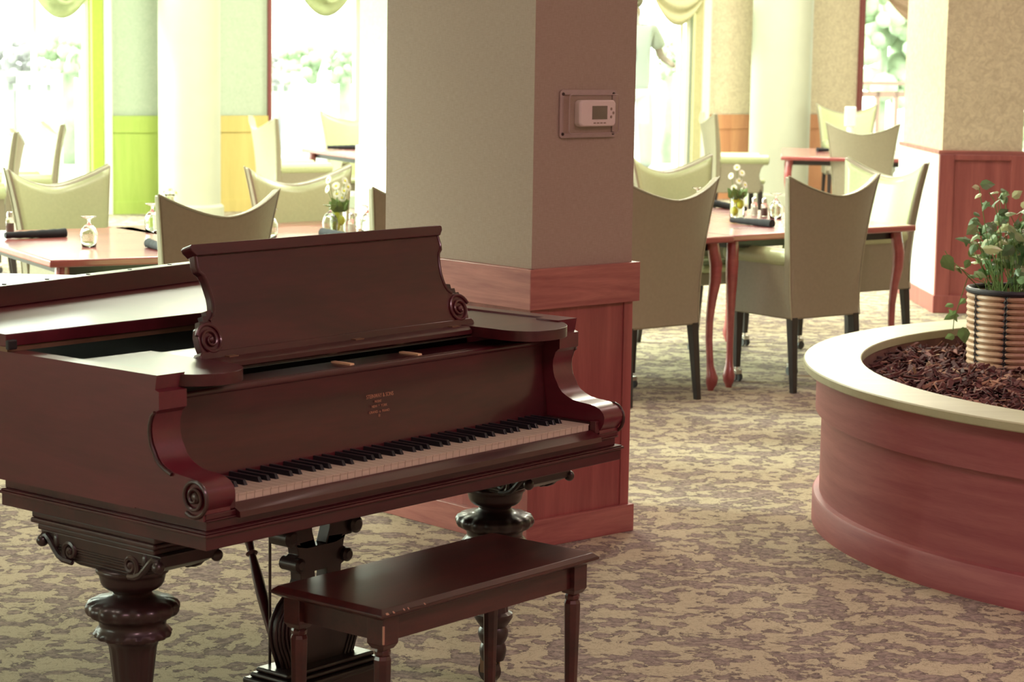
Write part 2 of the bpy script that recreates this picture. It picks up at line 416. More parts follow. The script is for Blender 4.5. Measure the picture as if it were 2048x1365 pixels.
def skirt(nm, e, z0, z1):
    MB().box(-e + .001, W_ + e, -e, 0, z0, z1).build(nm, 'oakH', r, smooth=False, bevel=.002)
    MB().box(W_, W_ + e, 0, D_ + e, z0, z1).build(nm, 'oakHY', r, smooth=False, bevel=.002)
    MB().box(-e, 0, -e + .001, D_ + e, z0, z1).build(nm, 'oakHY', r, smooth=False, bevel=.002)
    MB().box(0, W_, D_, D_ + e, z0, z1).build(nm, 'oakH', r, smooth=False, bevel=.002)
skirt('rail_board', .022, .805, .94)
m = MB().box(.0, W_, 0, D_, .06, .81)
m.box(-.006, .07, -.006, .07, .06, .81).box(W_ - .035, W_ + .006, -.006, .05, .06, .81)
m.build('panelling', 'oakV', r, smooth=False, bevel=.002)
skirt('baseboard', .02, 0, .095)
# thermostat on its right face (local x from corner, y = -face)
def on_face(px, py):
    d = ray(px, py); n = -PL; q = PIL
    t = ((q - Vector((0, 0, CAMH))).dot(n)) / d.dot(n); P = Vector((0, 0, CAMH)) + d * t
    return ((P - PIL).dot(PR), P.z)
tx0, tz1 = on_face(1118, 180); tx1, tz0 = on_face(1228, 274)
g = empty('thermostat_guard', PIL + PR * ((tx0 + tx1) / 2) + Vector((0, 0, (tz0 + tz1) / 2)) - PL * .001, az(PR.x, PR.y), 'clear plastic guard box screwed over the thermostat on the pillar', 'guard')
hw, hh = (tx1 - tx0) / 2, (tz1 - tz0) / 2
def rr(w, h, r, n=5, sx=0, sz=0):
    out = []
    for cx, cz, a0 in ((w - r, h - r, 0), (-w + r, h - r, 90), (-w + r, -h + r, 180), (w - r, -h + r, 270)):
        out += [(sx + cx + r * math.cos(math.radians(a0 + 90 * i / n)), sz + cz + r * math.sin(math.radians(a0 + 90 * i / n))) for i in range(n + 1)]
    return out
fy = lambda p, q, t: (p, t, q)
M['guard'] = plain('frosted_guard_plastic', (.40, .30, .29), .25, coat=.5)
MB().prism([rr(hw, hh, .012), rr(hw - .016, hh - .016, .004)], fy, -.006, 0).build('flange', 'guard', g)
MB().prism([rr(hw - .014, hh - .014, .010), rr(hw - .0165, hh - .0165, .008)], fy, -.034, -.004).build('box_wall', 'acrylic', g)
MB().prism([rr(hw - .014, hh - .014, .010)], fy, -.036, -.034).build('cover', 'acrylic', g)
MB().tube([(p, -.035, q) for p, q in rr(hw - .015, hh - .015, .010)], .0016, 6, True).build('edge_bead', 'guard', g)
for a in (-1, 1):
    for b in (-1, 1):
        MB().lathe([(.0055, 0), (.005, .003), (.0, .0035)], seg=10).build('screw', 'screw', g).matrix_local = Matrix.Translation((a * (hw - .013), -.006, b * (hh - .013))) @ Matrix.Rotation(PI / 2, 4, 'X')
ax0, az1 = on_face(1147, 198); ax1, az0 = on_face(1220, 254)
th = empty('thermostat', PIL + PR * ((ax0 + ax1) / 2 + .004) + Vector((0, 0, (az0 + az1) / 2)), az(PR.x, PR.y), 'white digital thermostat mounted on the brown wallpapered pillar face', 'thermostat')
tw, thh = (ax1 - ax0) / 2, (az1 - az0) / 2
def bulge(w, h, by, bx, r):
    p = rr(w, h, r, 6); return [(x * (1 + bx * (1 - (z / h) ** 2)), z * (1 + by * (1 - (x / w) ** 2))) for x, z in p]
o = MB(); b0 = bulge(tw * .95, thh * .9, .12, .06, .012)
n0 = len(b0)
vs = [(x, 0, z) for x, z in b0] + [(x, -.022, z) for x, z in b0] + [(x * .93, -.028, z * .93) for x, z in b0]
o.add(vs, [(i, (i + 1) % n0, n0 + (i + 1) % n0, n0 + i) for i in range(n0)] + [(n0 + i, n0 + (i + 1) % n0, 2 * n0 + (i + 1) % n0, 2 * n0 + i) for i in range(n0)] + [tuple(range(2 * n0, 3 * n0)), tuple(range(n0))])
o.build('body', 'whitepl', th, bevel=.0015)
MB().box(-tw * .34, tw * .46, -.0295, -.027, -thh * .42, thh * .52).build('display', 'screen', th, smooth=False)
for i in range(4):
    MB().prism([rr(tw * .055, thh * .045, .001, 3, -tw * .20 + i * tw * .18, -thh * .68)], fy, -.0298, -.027).build('button', 'button', th)
for x, z in ((.68, .30), (.80, .02), (.68, -.26)):
    MB().prism([[(tw * x + .0042 * math.cos(a * PI / 4), thh * z + .005 * math.sin(a * PI / 4)) for a in range(8)]], fy, -.0298, -.027).build('button', 'button', th)

# second pillar, behind and left
q = aty(718, 250, 13.7); HP2 = Vector((q.x, q.y, 0))
loc2 = HP2 - PL * .73
r = empty('pillar', loc2, az(PR.x, PR.y), 'pale green lit pillar with white lower panel partly hidden behind the front pillar', 'pillar')
MB().box(0, .5, 0, .73, 1.03, CEIL).build('wallpapered_shaft', 'paperg', r, smooth=False)
MB().box(-.015, .515, -.015, .745, .10, 1.04).build('panelling', 'wallpale', r, smooth=False, bevel=.004)
MB().box(-.02, .52, -.02, .75, 0, .10).build('baseboard', 'oakH', r, smooth=False)
# third pillar, right
b3 = atz(1868, 625, 0)
r = empty('pillar', (b3.x + .01, b3.y, 0), .02, 'tan wallpapered pillar with red framed panel beside the basket plant', 'pillar')
w3 = .515; d3 = 1.3
MB().box(0, w3, 0, d3, 1.03, CEIL).build('wallpapered_shaft', 'paper2', r, smooth=False)
MB().box(-.02, w3 + .02, .0, d3 + .02, .10, 1.03).build('side_panelling', 'wallpale', r, smooth=False)
MB().box(-.025, w3 + .025, -.022, d3 + .02, 1.02, 1.045).build('cap_rail', 'oakH', r, smooth=False)
MB().box(.0, w3, -.012, .0, .10, 1.03).build('field_panel', 'oakV', r, smooth=False)
m = MB().box(-.02, .075, -.035, 0, .10, 1.02).box(w3 - .075, w3 + .02, -.035, 0, .10, 1.02).box(.075, w3 - .075, -.035, 0, .985, 1.02)
m.build('frame_strips', 'oakV', r, smooth=False, bevel=.004)
MB().box(-.03, w3 + .03, -.045, d3 + .02, 0, .115).build('baseboard', 'oakV', r, smooth=False, bevel=.004)
# round columns
for px, yy, rad, lab in ((379, 20.9, .29, 'cream round column beside the flare-tinted wainscot at left'), (1561, 24.0, .325, 'cream round column behind the side-facing chair at right')):
    k_ = horiz(px); r = empty('column', (k_ * yy, yy, 0), 0, lab, 'column', None)
    MB().lathe([(rad, .12), (rad, CEIL)], seg=48).build('shaft', 'column', r)
    MB().lathe([(rad + .03, 0), (rad + .03, .11), (rad + .01, .13), (rad, .135)], seg=48).build('base', 'column', r)

# swag valances above the windows: layered half-bowl folds
def swag(px0, px1, ybot, mat, lab, off=.16, rose=False):
    s0, s1 = S(px0), S(px1); c = (s0 + s1) / 2; hw_ = (s1 - s0) / 2
    pt = P1 + WD * c - WN * off; zb = CAMH + (ray((px0 + px1) / 2, ybot).z / ray((px0 + px1) / 2, ybot).y) * pt.y
    r = empty('valance', (pt.x, pt.y, 2.35), ANG_W, lab, 'valance', 'swagged window valances')
    drop = 2.35 - zb
    def fn(u, v):
        x = (u * 2 - 1); dep = drop * (v * (1 - x * x * .92))
        return (x * hw_ * (1 - .12 * v), -.10 * math.sin(v * PI) * (1 - x * x) - .02 * math.sin(v * 22 + x * 1.5), .12 * (1 - v) - dep)
    MB().grid(fn, 36, 40).build('drape', mat, r, solid=.01)
    if rose:
        pts = [(.11 * (1 - t / 40) * math.cos(t * .45), -.16, zb - 2.35 + .22 + .11 * (1 - t / 40) * math.sin(t * .45)) for t in range(40)]
        MB().tube(pts, .018, 8).build('rosette', mat, r)
swag(20, 205, 36, 'cloth1', 'pale swag valance above the far left window', rose=True)
swag(556, 716, 32, 'cloth1', 'green cream swag valance above the middle left window', rose=True)
swag(1268, 1402, 50, 'cloth2', 'cream yellow swag valance above the window with the person')
swag(1725, 1960, 62, 'cloth3', 'blush swag valance beside the right wallpapered pillar')
swag(2015, 2260, 74, 'cloth3', 'blush swag valance at the right edge of the view')

# ------------------------------------------------------------------ outside
struct(MB().box(-12, 14, 19, 60, -.35, -.25).build('ground_outside', 'deckf', smooth=False))
dk = MB(); dk.T = WM; dk.box(-4, 14, .2, 3.6, .0, .18); struct(dk.build('deck', 'deckf', smooth=False))
def railing(s0, s1, off, mat, lab, ztop=1.30, nb=20):
    a = P1 + WD * s0 + WN * off
    r = empty('deck_railing', (a.x, a.y, .18), ANG_W, lab, 'railing', 'deck railings outside the windows'); L = s1 - s0; h = ztop - .18
    MB().box(0, L, -.06, .06, h - .045, h).build('top_rail', mat, r, smooth=False)
    MB().box(0, L, -.02, .02, h - .20, h - .13).build('middle_rail', mat, r, smooth=False)
    MB().box(0, L, -.02, .02, .08, .15).build('bottom_rail', mat, r, smooth=False)
    for i in range(nb):
        x = L * (i + .5) / nb; MB().box(x - .03, x + .03, -.02, .02, .15, h - .13).build('baluster', mat, r, smooth=False)
    for x in (0, L - .1): MB().box(x, x + .1, -.05, .05, 0, h + .02).build('post', mat, r, smooth=False)
railing(-3.9, S(330), 3.2, 'deckw', 'white deck railing outside the far left window')
railing(S(380), S(860), 3.2, 'deckw', 'white deck railing outside the middle left window')
railing(S(1240), S(1420), 3.3, 'deckw', 'white deck railing behind the standing person', nb=7)
railing(S(1640), S(2200), 2.6, 'deckp', 'pinkish deck railing outside the right window', 1.27, nb=14)
def tree(px, py, yy, w, h, mat, lab, seed):
    rnd = random.Random(seed); c = aty(px, py, yy); m = MB()
    for i in range(60):
        a = rnd.random() * 6.28; q = rnd.random() ** .5
        p = (c.x + w * q * math.cos(a) * .8, c.y + rnd.uniform(-.6, .6), c.z + h * q * math.sin(a) * .8)
        m.ball(p, rnd.uniform(.12, .30) * min(w, h), 8, 5)
    # trunk to ground
    m.tube([(c.x, c.y, -.25), (c.x, c.y, c.z)], .1, 8)
    tag(m.build('bush', mat, ang=3), lab, 'bush', 'bushes and trees outside the windows')
tree(136, 108, 34, .42, .40, 'treeg', 'round pale green bush outside the far left window', 1)
tree(20, 118, 34, .55, .35, 'treed', 'greyish mauve bush at the far left window edge', 2)
tree(594, 128, 36, .42, .40, 'treeg', 'pale green bush left of the slanting pole outside', 3)
tree(690, 128, 36, .38, .42, 'treeg', 'pale green bush right of the slanting pole outside', 4)
tree(552, 136, 38, .40, .25, 'treed', 'greyish low bush near the red trimmed window edge', 5)
tree(1335, 120, 32, .22, .34, 'treeg', 'small green bush glimpsed beside the person', 6)
tree(1765, 70, 36, .9, 1.5, 'treeg', 'tall pale tree filling the right window', 7)
tree(2044, 225, 30, .5, .9, 'treeg', 'green bush seen at the right edge window', 8)
a = aty(640, 150, 27); b = aty(660, 95, 27)
tag(MB().tube([(a.x - .1, a.y, .18), (a.x, a.y, a.z), (b.x, b.y, b.z), (b.x + .05, b.y, b.z + .3)], .025, 8).build('umbrella_pole', 'deckw'), 'slanting white pole outside the middle left window', 'pole')
c = aty(145, 120, 26)
tag(MB().tube([(c.x + .12, c.y, .18), (c.x + .12, c.y, c.z), (c.x + .10, c.y, c.z + .09), (c.x + .02, c.y, c.z + .10), (c.x - .04, c.y, c.z + .03), (c.x - .06, c.y, c.z - .06)], .02, 8).build('lamp_hook', 'deckw'), 'white hooked garden pole outside the far left window', 'pole')

# ================================================================== grand piano
HD = .6890
X = Vector((math.sin(HD), math.cos(HD), 0)); Y = Vector((-math.cos(HD), math.sin(HD), 0))
k0 = atz(460, 990.5, .73); O = Vector((k0.x, k0.y, 0)); AP = az(X.x, X.y)
UL, UR = -.095, 1.32
pn = empty('grand_piano', O, AP, 'old dark red mahogany grand piano with carved legs and open keyboard', 'piano')
fv = lambda p, q, t: (t, p, q)       # profile in (v,z), extruded in u
fu = lambda p, q, t: (p, t, q)       # profile in (u,z), extruded in v
fz = lambda p, q, t: (p, q, t)
# rim, following the bent side
def catmull(pts, n=6):
    out = []
    for i in range(len(pts) - 1):
        p0, p1, p2, p3 = (Vector(pts[max(i - 1, 0)]), Vector(pts[i]), Vector(pts[i + 1]), Vector(pts[min(i + 2, len(pts) - 1)]))
        for k in range(n):
            t = k / n
            out.append(.5 * ((2 * p1) + (p2 - p0) * t + (2 * p0 - 5 * p1 + 4 * p2 - p3) * t * t + (3 * p1 - p0 - 3 * p2 + p3) * t ** 3))
    out.append(Vector(pts[-1])); return out
bent = catmull([(1.32, .62), (1.30, .80), (1.17, 1.05), (.93, 1.30), (.77, 1.49), (.66, 1.64), (.45, 1.86), (.2, 1.97), (-.03, 1.97), (-.095, 1.90)], 5)
outer = [(UR, .19)] + [(p.x, p.y) for p in bent] + [(UL, .19)]
def offset(pl, d):
    out = []
    for i, p in enumerate(pl):
        a = Vector(pl[max(i - 1, 0)]); b = Vector(pl[min(i + 1, len(pl) - 1)]); t = (b - a).normalized()
        out.append((p[0] - t.y * d, p[1] + t.x * d))
    return out
inner = offset(outer, .045)
inner[-1] = (UL + .045, .19); inner[-2] = (UL + .045, 1.88)
inner[0] = (UR - .045, .19); inner[1] = (UR - .045, .62)
m = MB(); m.prism(outer + inner[::-1], fz, .688, .979)
m.build('rim', 'mahogY', pn, ang=.5)
m = MB(); m.prism([(a[0], max(a[1], .45)) if i_ in (0, len(inner) - 1) else (a[0], a[1]) for i_, a in enumerate(inner)], fz, .86, .90)
m.build('iron_plate', 'iron', pn, smooth=False)
# key bed with stepped mouldings on front and left side
m = MB()
for z0, z1, d in ((.630, .658, .0), (.658, .6645, .007), (.6645, .668, .003), (.668, .688, -.010), (.688, .692, -.004), (.692, .704, -.006)):
    m.box(UL - d, UR + d, -.03 - d, .64, z0, z1)
m.build('key_bed', 'mahog', pn, smooth=False, bevel=.0022)
MB().prism([(-.038, .688), (-.036, .700), (-.024, .706), (-.004, .714), (-.004, .688)], fv, -.006, 1.231).build('key_slip', 'mahog', pn)
# arms
prof = [(.19, .69), (-.022, .69), (-.020, .712), (-.028, .722), (-.034, .733), (-.035, .747), (-.031, .757), (-.02, .767), (-.004, .773), (.012, .776), (.04, .778), (.065, .781), (.084, .788), (.101, .797), (.112, .808), (.119, .821), (.127, .834), (.131, .848), (.133, .863), (.132, .877), (.128, .888), (.125, .897), (.116, .905), (.112, .907), (.112, .944), (.124, .948), (.120, .969), (.118, .979), (.19, .979)]
def arm(u0, u1, side):
    a = MB().prism(prof, fv, u0, u1).build('arm', 'mahogY', pn, ang=.5)
    us = u0 if side < 0 else u1; d = side * .003
    c = (.0, .738)
    sp_ = []
    for i in range(46):
        t = i / 45; an = -2.2 + t * 4.6 * PI; r = .036 * (1 - t) + .007
        sp_.append((us + side * (.002 + .004 * t), c[0] + .002 + r * math.cos(-an) * -1, c[1] + r * math.sin(an)))
    MB().tube(sp_, [.0048 - .0018 * i / 45 for i in range(46)], 8).ball((us, c[0], c[1]), .013, 12, 8, (.6, 1, 1)).build('scroll', 'mahogD', a)
    edge = [(us + d, p[0] + .006, p[1] - .004) for p in prof[11:23]]
    MB().tube(edge, .0042, 8).build('edge_bead', 'mahogD', a)
    return a
la = arm(UL, -.018, -1); ra = arm(1.243, UR, 1)
MB().box(-.019, -.002, -.02, .0, .705, .738).build('key_block', 'mahog', pn, bevel=.002)
MB().box(1.227, 1.243, -.02, .0, .705, .738).build('key_block', 'mahog', pn, bevel=.002)
for a_ in (-.019, 1.227): MB().box(a_, a_ + .017, .0, .145, .705, .733).build('key_frame', 'mahogD', pn, smooth=False)
# fallboard
fp = [(.146, .722), (.150, .76), (.157, .80), (.163, .85), (.165, .90), (.163, .915)]
MB().prism(fp + [(p[0] + .02, p[1]) for p in fp[::-1]], fv, -.016, 1.241).build('fallboard', 'mahog', pn, ang=.9)
MB().tube([(-.014, .168, .919), (1.239, .168, .919)], .0085, 12).build('fallboard_roll', 'mahog', pn)
M['letter'] = plain('faded_gold_lettering', (.42, .20, .12), .5)
def text(body, size, u, z, sx=1, parent=pn, v=.153, tilt=.09, mat='letter', name='lettering'):
    cu = bpy.data.curves.new('txt', 'FONT'); cu.body = body; cu.size = size; cu.align_x = 'CENTER'; cu.extrude = .0003
    to = bpy.data.objects.new('txt', cu); COL.objects.link(to)
    dg = bpy.context.evaluated_depsgraph_get(); dg.update()
    me = bpy.data.meshes.new_from_object(to.evaluated_get(dg)); bpy.data.objects.remove(to)
    me.materials.clear(); me.materials.append(M[mat])
    o = bpy.data.objects.new(name, me); COL.objects.link(o); o.parent = parent
    o.matrix_local = Matrix.Translation((u, v, z)) @ Matrix.Rotation(PI / 2 - tilt, 4, 'X') @ Matrix.Diagonal((sx, 1, 1, 1)); return o
text('STEINWAY & SONS', .0135, .627, .8475, .80, v=.1585)
text('PATENT', .008, .620, .836, .8, v=.158)
text('NEW  *  YORK', .0085, .624, .825, .95, v=.157)
text('GRAND  o  PIANO', .0085, .622, .812, 1.0, v=.1555)
text('*', .018, .622, .796, 1.0, v=.155)
# keys
kw = 1.225 / 52
for i in range(52):
    m = MB().box(i * kw + .0006, (i + 1) * kw - .0009, 0, .148, .7105, .7265).box(i * kw + .0006, (i + 1) * kw - .0009, -.0015, .148, .7265, .7295)
    m.build('white_key', 'ivory', pn, smooth=False)
bk = MB(); w_ = .0052
names = 'ABCDEFG'
for i in range(51):
    n = names[i % 7]
    if n in 'ACDFG':
        x = (i + 1) * kw + {'A': .001, 'C': -.0018, 'D': .0018, 'F': -.002, 'G': 0}[n]
        MB().frus((x - w_, x + w_, .052, .148), .729, (x - w_ * .75, x + w_ * .75, .0585, .148), .741).build('black_key', 'black', pn, smooth=False, bevel=.0009)
# top boards: stretcher, shelf, side shelves
MB().box(.0, 1.225, .182, .265, .905, .926).build('stretcher', 'mahog', pn, smooth=False, bevel=.003)
for u, v in ((.565, .222), (.800, .222)):
    MB().box(u - .007, u + .007, v - .032, v + .030, .926, .930).build('brass_strip', 'brass', pn, smooth=False)
MB().prism([(.225, .950), (.213, .957), (.213, .967), (.224, .974), (.40, .974), (.40, .950)], fv, .165, 1.02).build('music_shelf', 'mahog', pn, ang=.9)
MB().box(.14, 1.075, .235, .30, .945, .950).build('slide_rail', 'mahogD', pn, smooth=False)
def wing(pts, nm='side_shelf'):
    return MB().prism([(p.x, p.y) for p in catmull(pts, 5)], fz, .949, .975).build(nm, 'mahog', pn, ang=.7, bevel=.002)
wing([(1.022, .43), (1.022, .18), (1.022, .12), (1.030, .080), (1.055, .045), (1.117, .030), (1.185, .046), (1.232, .085), (1.262, .13), (1.268, .20), (1.268, .43)])
wing([(-.038, .43), (-.038, .18), (-.036, .14), (-.02, .105), (.015, .078), (.070, .068), (.12, .088), (.152, .13), (.160, .18), (.162, .30), (.162, .43)])
# music desk
dk0 = Vector((0, .27, .974)); dt = (Vector((0, .35, 1.21)) - dk0).normalized(); dn = Vector((1, 0, 0)).cross(dt)
C0 = .6115
def half(pts): return pts + [(2 * C0 - a, t) for a, t in pts[::-1]]
lo = [(.163, .0), (.161, .014), (.159, .030), (.160, .048), (.167, .064), (.182, .073), (.200, .078), (.212, .087), (.219, .100), (.222, .115), (.223, .13), (.221, .150), (.218, .168), (.213, .182), (.203, .190), (.200, .202), (.203, .232)]
fd = lambda p, q, t: tuple(dk0 + Vector((p, 0, 0)) + dt * q + dn * t)
dsk = MB().prism(half(lo), fd, -.006, .014).build('music_desk', 'mahog', pn, ang=.5, bevel=.002)
MB().prism(half([(.203, .226), (.198, .232), (.192, .238), (.190, .248), (.196, .252)]), fd, -.012, .022).build('cap_moulding', 'mahog', dsk, bevel=.002)
MB().prism(half([(.150, -.012), (.150, .002), (.158, .010)]), fd, -.010, .018).build('foot_rail', 'mahog', dsk, bevel=.002)
for side in (0, 1):
    sx = (lambda a: a) if side == 0 else (lambda a: 2 * C0 - a)
    cc = (.192, .036); sp_ = []
    for i in range(50):
        t = i / 49; an = PI * .9 - t * 4.3 * PI; r = .032 * (1 - t) + .006
        sp_.append(fd(sx(cc[0] + r * math.cos(an)), cc[1] + r * math.sin(an), .015 + .003 * t))
    MB().tube(sp_, [.0045 - .0015 * i / 49 for i in range(50)], 8).ball(fd(sx(cc[0]), cc[1], .016), .008, 10, 8).build('scroll', 'mahog', dsk)
    MB().tube([fd(sx(a + .004), t, .014) for a, t in lo[6:]], .0036, 8).build('edge_bead', 'mahog', dsk)
    # stepped carving on the shoulder
    MB().prism([(sx(a), t) for a, t in [(.170, .062), (.176, .079), (.187, .079), (.187, .090), (.200, .090), (.200, .101), (.215, .103), (.222, .085)]], fd, -.004, .012).build('shoulder_carving', 'mahogD', dsk)
for u in (.235, .64, .985):
    MB().box(u - .014, u + .014, .236, .255, .974, .9765).build('hinge_plate', 'brassd', pn, smooth=False)
# lid
lo_ = [(1.335, .600)] + [(p.x + .012, p.y + .012) for p in bent] + [(-.108, 1.91), (-.108, .600)]
m = MB().prism(lo_, fz, .992, 1.020)
m.build('lid', 'mahogY', pn, ang=.5, bevel=.004)
MB().box(-.100, 1.325, .606, .632, .9795, .992).build('lid_lip', 'brassd', pn, smooth=False)
MB().box(-.110, -.085, .588, .600, .986, 1.008).build('lid_hinge', 'iron', pn, smooth=False, bevel=.003)
b0_, b1_ = .974, .158
st = [(-.10, b0_ - .0158), (1.17, b0_ + .158 * 1.17), (1.15, b0_ + .158 * 1.15 + .04), (-.10, b0_ - .0158 + .045)]
fl = MB().prism(st, fz, 1.020, 1.072).build('folded_lid_edge', 'mahog', pn, smooth=False, bevel=.003)
for u in (.22, .37, .52, .68, .84):
    MB().lathe([(.006, 0), (.0055, .0015), (.0, .002)], (u, b0_ + b1_ * u + .022, 1.072), 10).build('screw', 'iron', fl)
# legs
def leg(u, v, name='leg'):
    flut = lambda i, a, z: (1 - .05 * (.5 + .5 * math.cos(a * 14))) if .19 < z < .352 else ((1 + .06 * abs(math.sin(a * 8))) if (.418 < z < .456 or .372 < z < .390) else 1)
    p = [(.030, .062), (.034, .075), (.036, .088), (.034, .100), (.030, .108), (.036, .118), (.040, .13), (.040, .142), (.034, .152), (.044, .166), (.051, .178), (.050, .188), (.040, .194), (.038, .21), (.041, .25), (.0465, .295), (.051, .335), (.053, .350), (.058, .363), (.066, .369), (.079, .374), (.082, .382), (.080, .390), (.073, .397), (.073, .404), (.076, .412), (.084, .419), (.093, .424), (.098, .433), (.098, .442), (.093, .450), (.082, .455), (.068, .458), (.055, .461), (.045, .466), (.042, .471), (.045, .477), (.056, .481), (.064, .487), (.069, .495), (.0715, .506), (.073, .514), (.079, .518), (.080, .525), (.076, .530)]
    pp = []
    for a, b in zip(p, p[1:]):
        pp.append(a)
        if b[1] - a[1] > .02: pp.append(((a[0] + b[0]) / 2, (a[1] + b[1]) / 2))
    pp.append(p[-1])
    l = MB().lathe(pp, (u, v, 0), 84, flut).build(name, 'ebony', pn, ang=.9)
    # carved bracket head with scrolls
    hs = [(.526, .066, .084), (.531, .068, .104), (.538, .070, .128), (.546, .073, .150), (.554, .076, .168), (.560, .078, .180), (.566, .080, .194), (.592, .082, .198)]
    m = MB(); vc = v + .012
    for (z0, a1_, a), (z1, b1_, b) in zip(hs, hs[1:]): m.frus((u - a1_, u + a1_, vc - a, vc + a), z0, (u - b1_, u + b1_, vc - b, vc + b), z1)
    m.build('bracket', 'ebony', l, smooth=False, bevel=.002)
    for sv in (-1, 1):
        for su in (-1, 1):
            m = MB(); pts = []
            for i in range(34):
                t = i / 33; an = -1.3 - t * 3.2 * PI; r = .021 * (1 - t) + .004
                pts.append((u + su * .079, vc + sv * (.100 - r * math.cos(an)), .557 + r * math.sin(an)))
            m.tube([(u + su * .084, vc + sv * q, z) for q, z in ((.194, .568), (.188, .580), (.176, .582), (.165, .573), (.150, .557), (.135, .543), (.118, .536))] + pts, [.007] * 7 + [.007 - .002 * i / 33 for i in range(34)], 7)
            m.ball((u + su * .083, vc + sv * .191, .568), .014, 10, 7).ball((u + su * .080, vc + sv * .146, .574), .011, 8, 6, (.6, .8, 1.6)).ball((u + su * .078, vc + sv * .100, .558), .009, 8, 6)
            m.build('carved_scroll', 'ebony', l)
    m = MB().box(u - .082, u + .082, v - .165, v + .222, .590, .604).box(u - .088, u + .088, v - .172, v + .240, .604, .616).box(u - .085, u + .085, v - .17, v + .238, .616, .6305)
    m.build('top_plate', 'mahogD', l, smooth=False, bevel=.004)
    m = MB(); m.T = Matrix.Translation((u, v, 0))
    m.lathe([(.012, .045), (.012, .065)], seg=10).box(-.016, -.012, -.012, .03, .025, .065).box(.012, .016, -.012, .03, .025, .065)
    cs = m.build('caster', 'brassd', l)
    m = MB(); m.T = Matrix.Translation((u, v + .010, .030)) @ Matrix.Rotation(PI / 2, 4, 'Y')
    m.lathe([(.030, -.011), (.030, .011)], seg=24); m.build('wheel', 'ebony', l)
leg(-.004, .305); leg(1.228, .305); leg(.25, 1.70)
# pedal lyre
L = [(.545, .6295), (.520, .600), (.500, .560), (.492, .535), (.482, .520), (.482, .500), (.490, .488), (.508, .480), (.527, .480), (.533, .468), (.535, .455), (.522, .448), (.517, .437), (.519, .424), (.530, .416), (.542, .410), (.543, .392), (.533, .372), (.512, .352), (.494, .336), (.480, .315), (.472, .300), (.469, .280), (.469, .262), (.474, .240), (.482, .220), (.490, .200), (.498, .178)]
h1 = [(.572, .600), (.582, .505), (.594, .470), (.629, .470), (.641, .505), (.651, .600)]
h2 = [(.590, .408), (.633, .408), (.625, .35), (.598, .35)]
def lyr(v0, v1, sc_=1): return MB().prism([half(L)[::1], h1, h2], fu, v0, v1)
ly = lyr(.333, .369).build('pedal_lyre', 'ebony', pn, ang=.5, bevel=.004)
for dx in (.010, .022, .034):
    for s_ in (0, 1):
        q = [((a + dx) if s_ == 0 else (2 * C0 - a - dx), .331, z) for a, z in L[17:]]
        MB().tube(q, .003, 7).build('rib', 'ebony', ly)
for dv in (.342, .360):
    for s_ in (0, 1): MB().tube([((a - .002) if s_ == 0 else 2 * C0 - a + .002, dv, z) for a, z in L[18:]], .0045, 7).build('side_rib', 'ebony', ly)
for a, z, rr_ in ((.500, .503, .021), (.530, .433, .017)):
    for s_ in (0, 1):
        c = a if s_ == 0 else 2 * C0 - a
        m = MB(); m.T = Matrix.Translation((c, .35, z)) @ Matrix.Rotation(PI / 2, 4, 'X')
        m.lathe([(rr_ * .6, -.034), (rr_, -.028), (rr_, .028), (rr_ * .6, .034)], seg=20); m.build('knob', 'ebony', ly)
m = MB().box(.452, .771, .285, .415, .160, .172).box(.440, .783, .272, .428, .145, .160).box(.462, .761, .295, .405, .172, .184)
m.build('foot_moulding', 'ebony', ly, smooth=False, bevel=.005)
MB().box(.450, .773, .280, .420, .085, .145).build('pedal_box', 'mahogD', ly, smooth=False, bevel=.003)
for u in (.57, .653):
    MB().box(u - .012, u + .012, .20, .282, .098, .106).build('pedal', 'brassd', ly, smooth=False, bevel=.004)
for u in (.505, .612): MB().tube([(u, .40, .18), (u, .40, .628)], .0035, 8).build('pedal_rod', 'ebony', ly)
A_, B_ = Vector((.520, .40, .228)), Vector((.728, .79, .629))
A_ = A_ + (A_ - B_) * .1
tt = [0, .05, .12, .2, .3, .4, .47, .49, .5, .51, .53, .6, .7, .8, .9, 1]
rs = [.006, .008, .0095, .012, .0145, .0135, .010, .009, .0155, .009, .010, .014, .015, .013, .010, .009]
MB().tube([A_.lerp(B_, t) for t in tt], rs, 12).build('lyre_brace', 'mahog', pn)

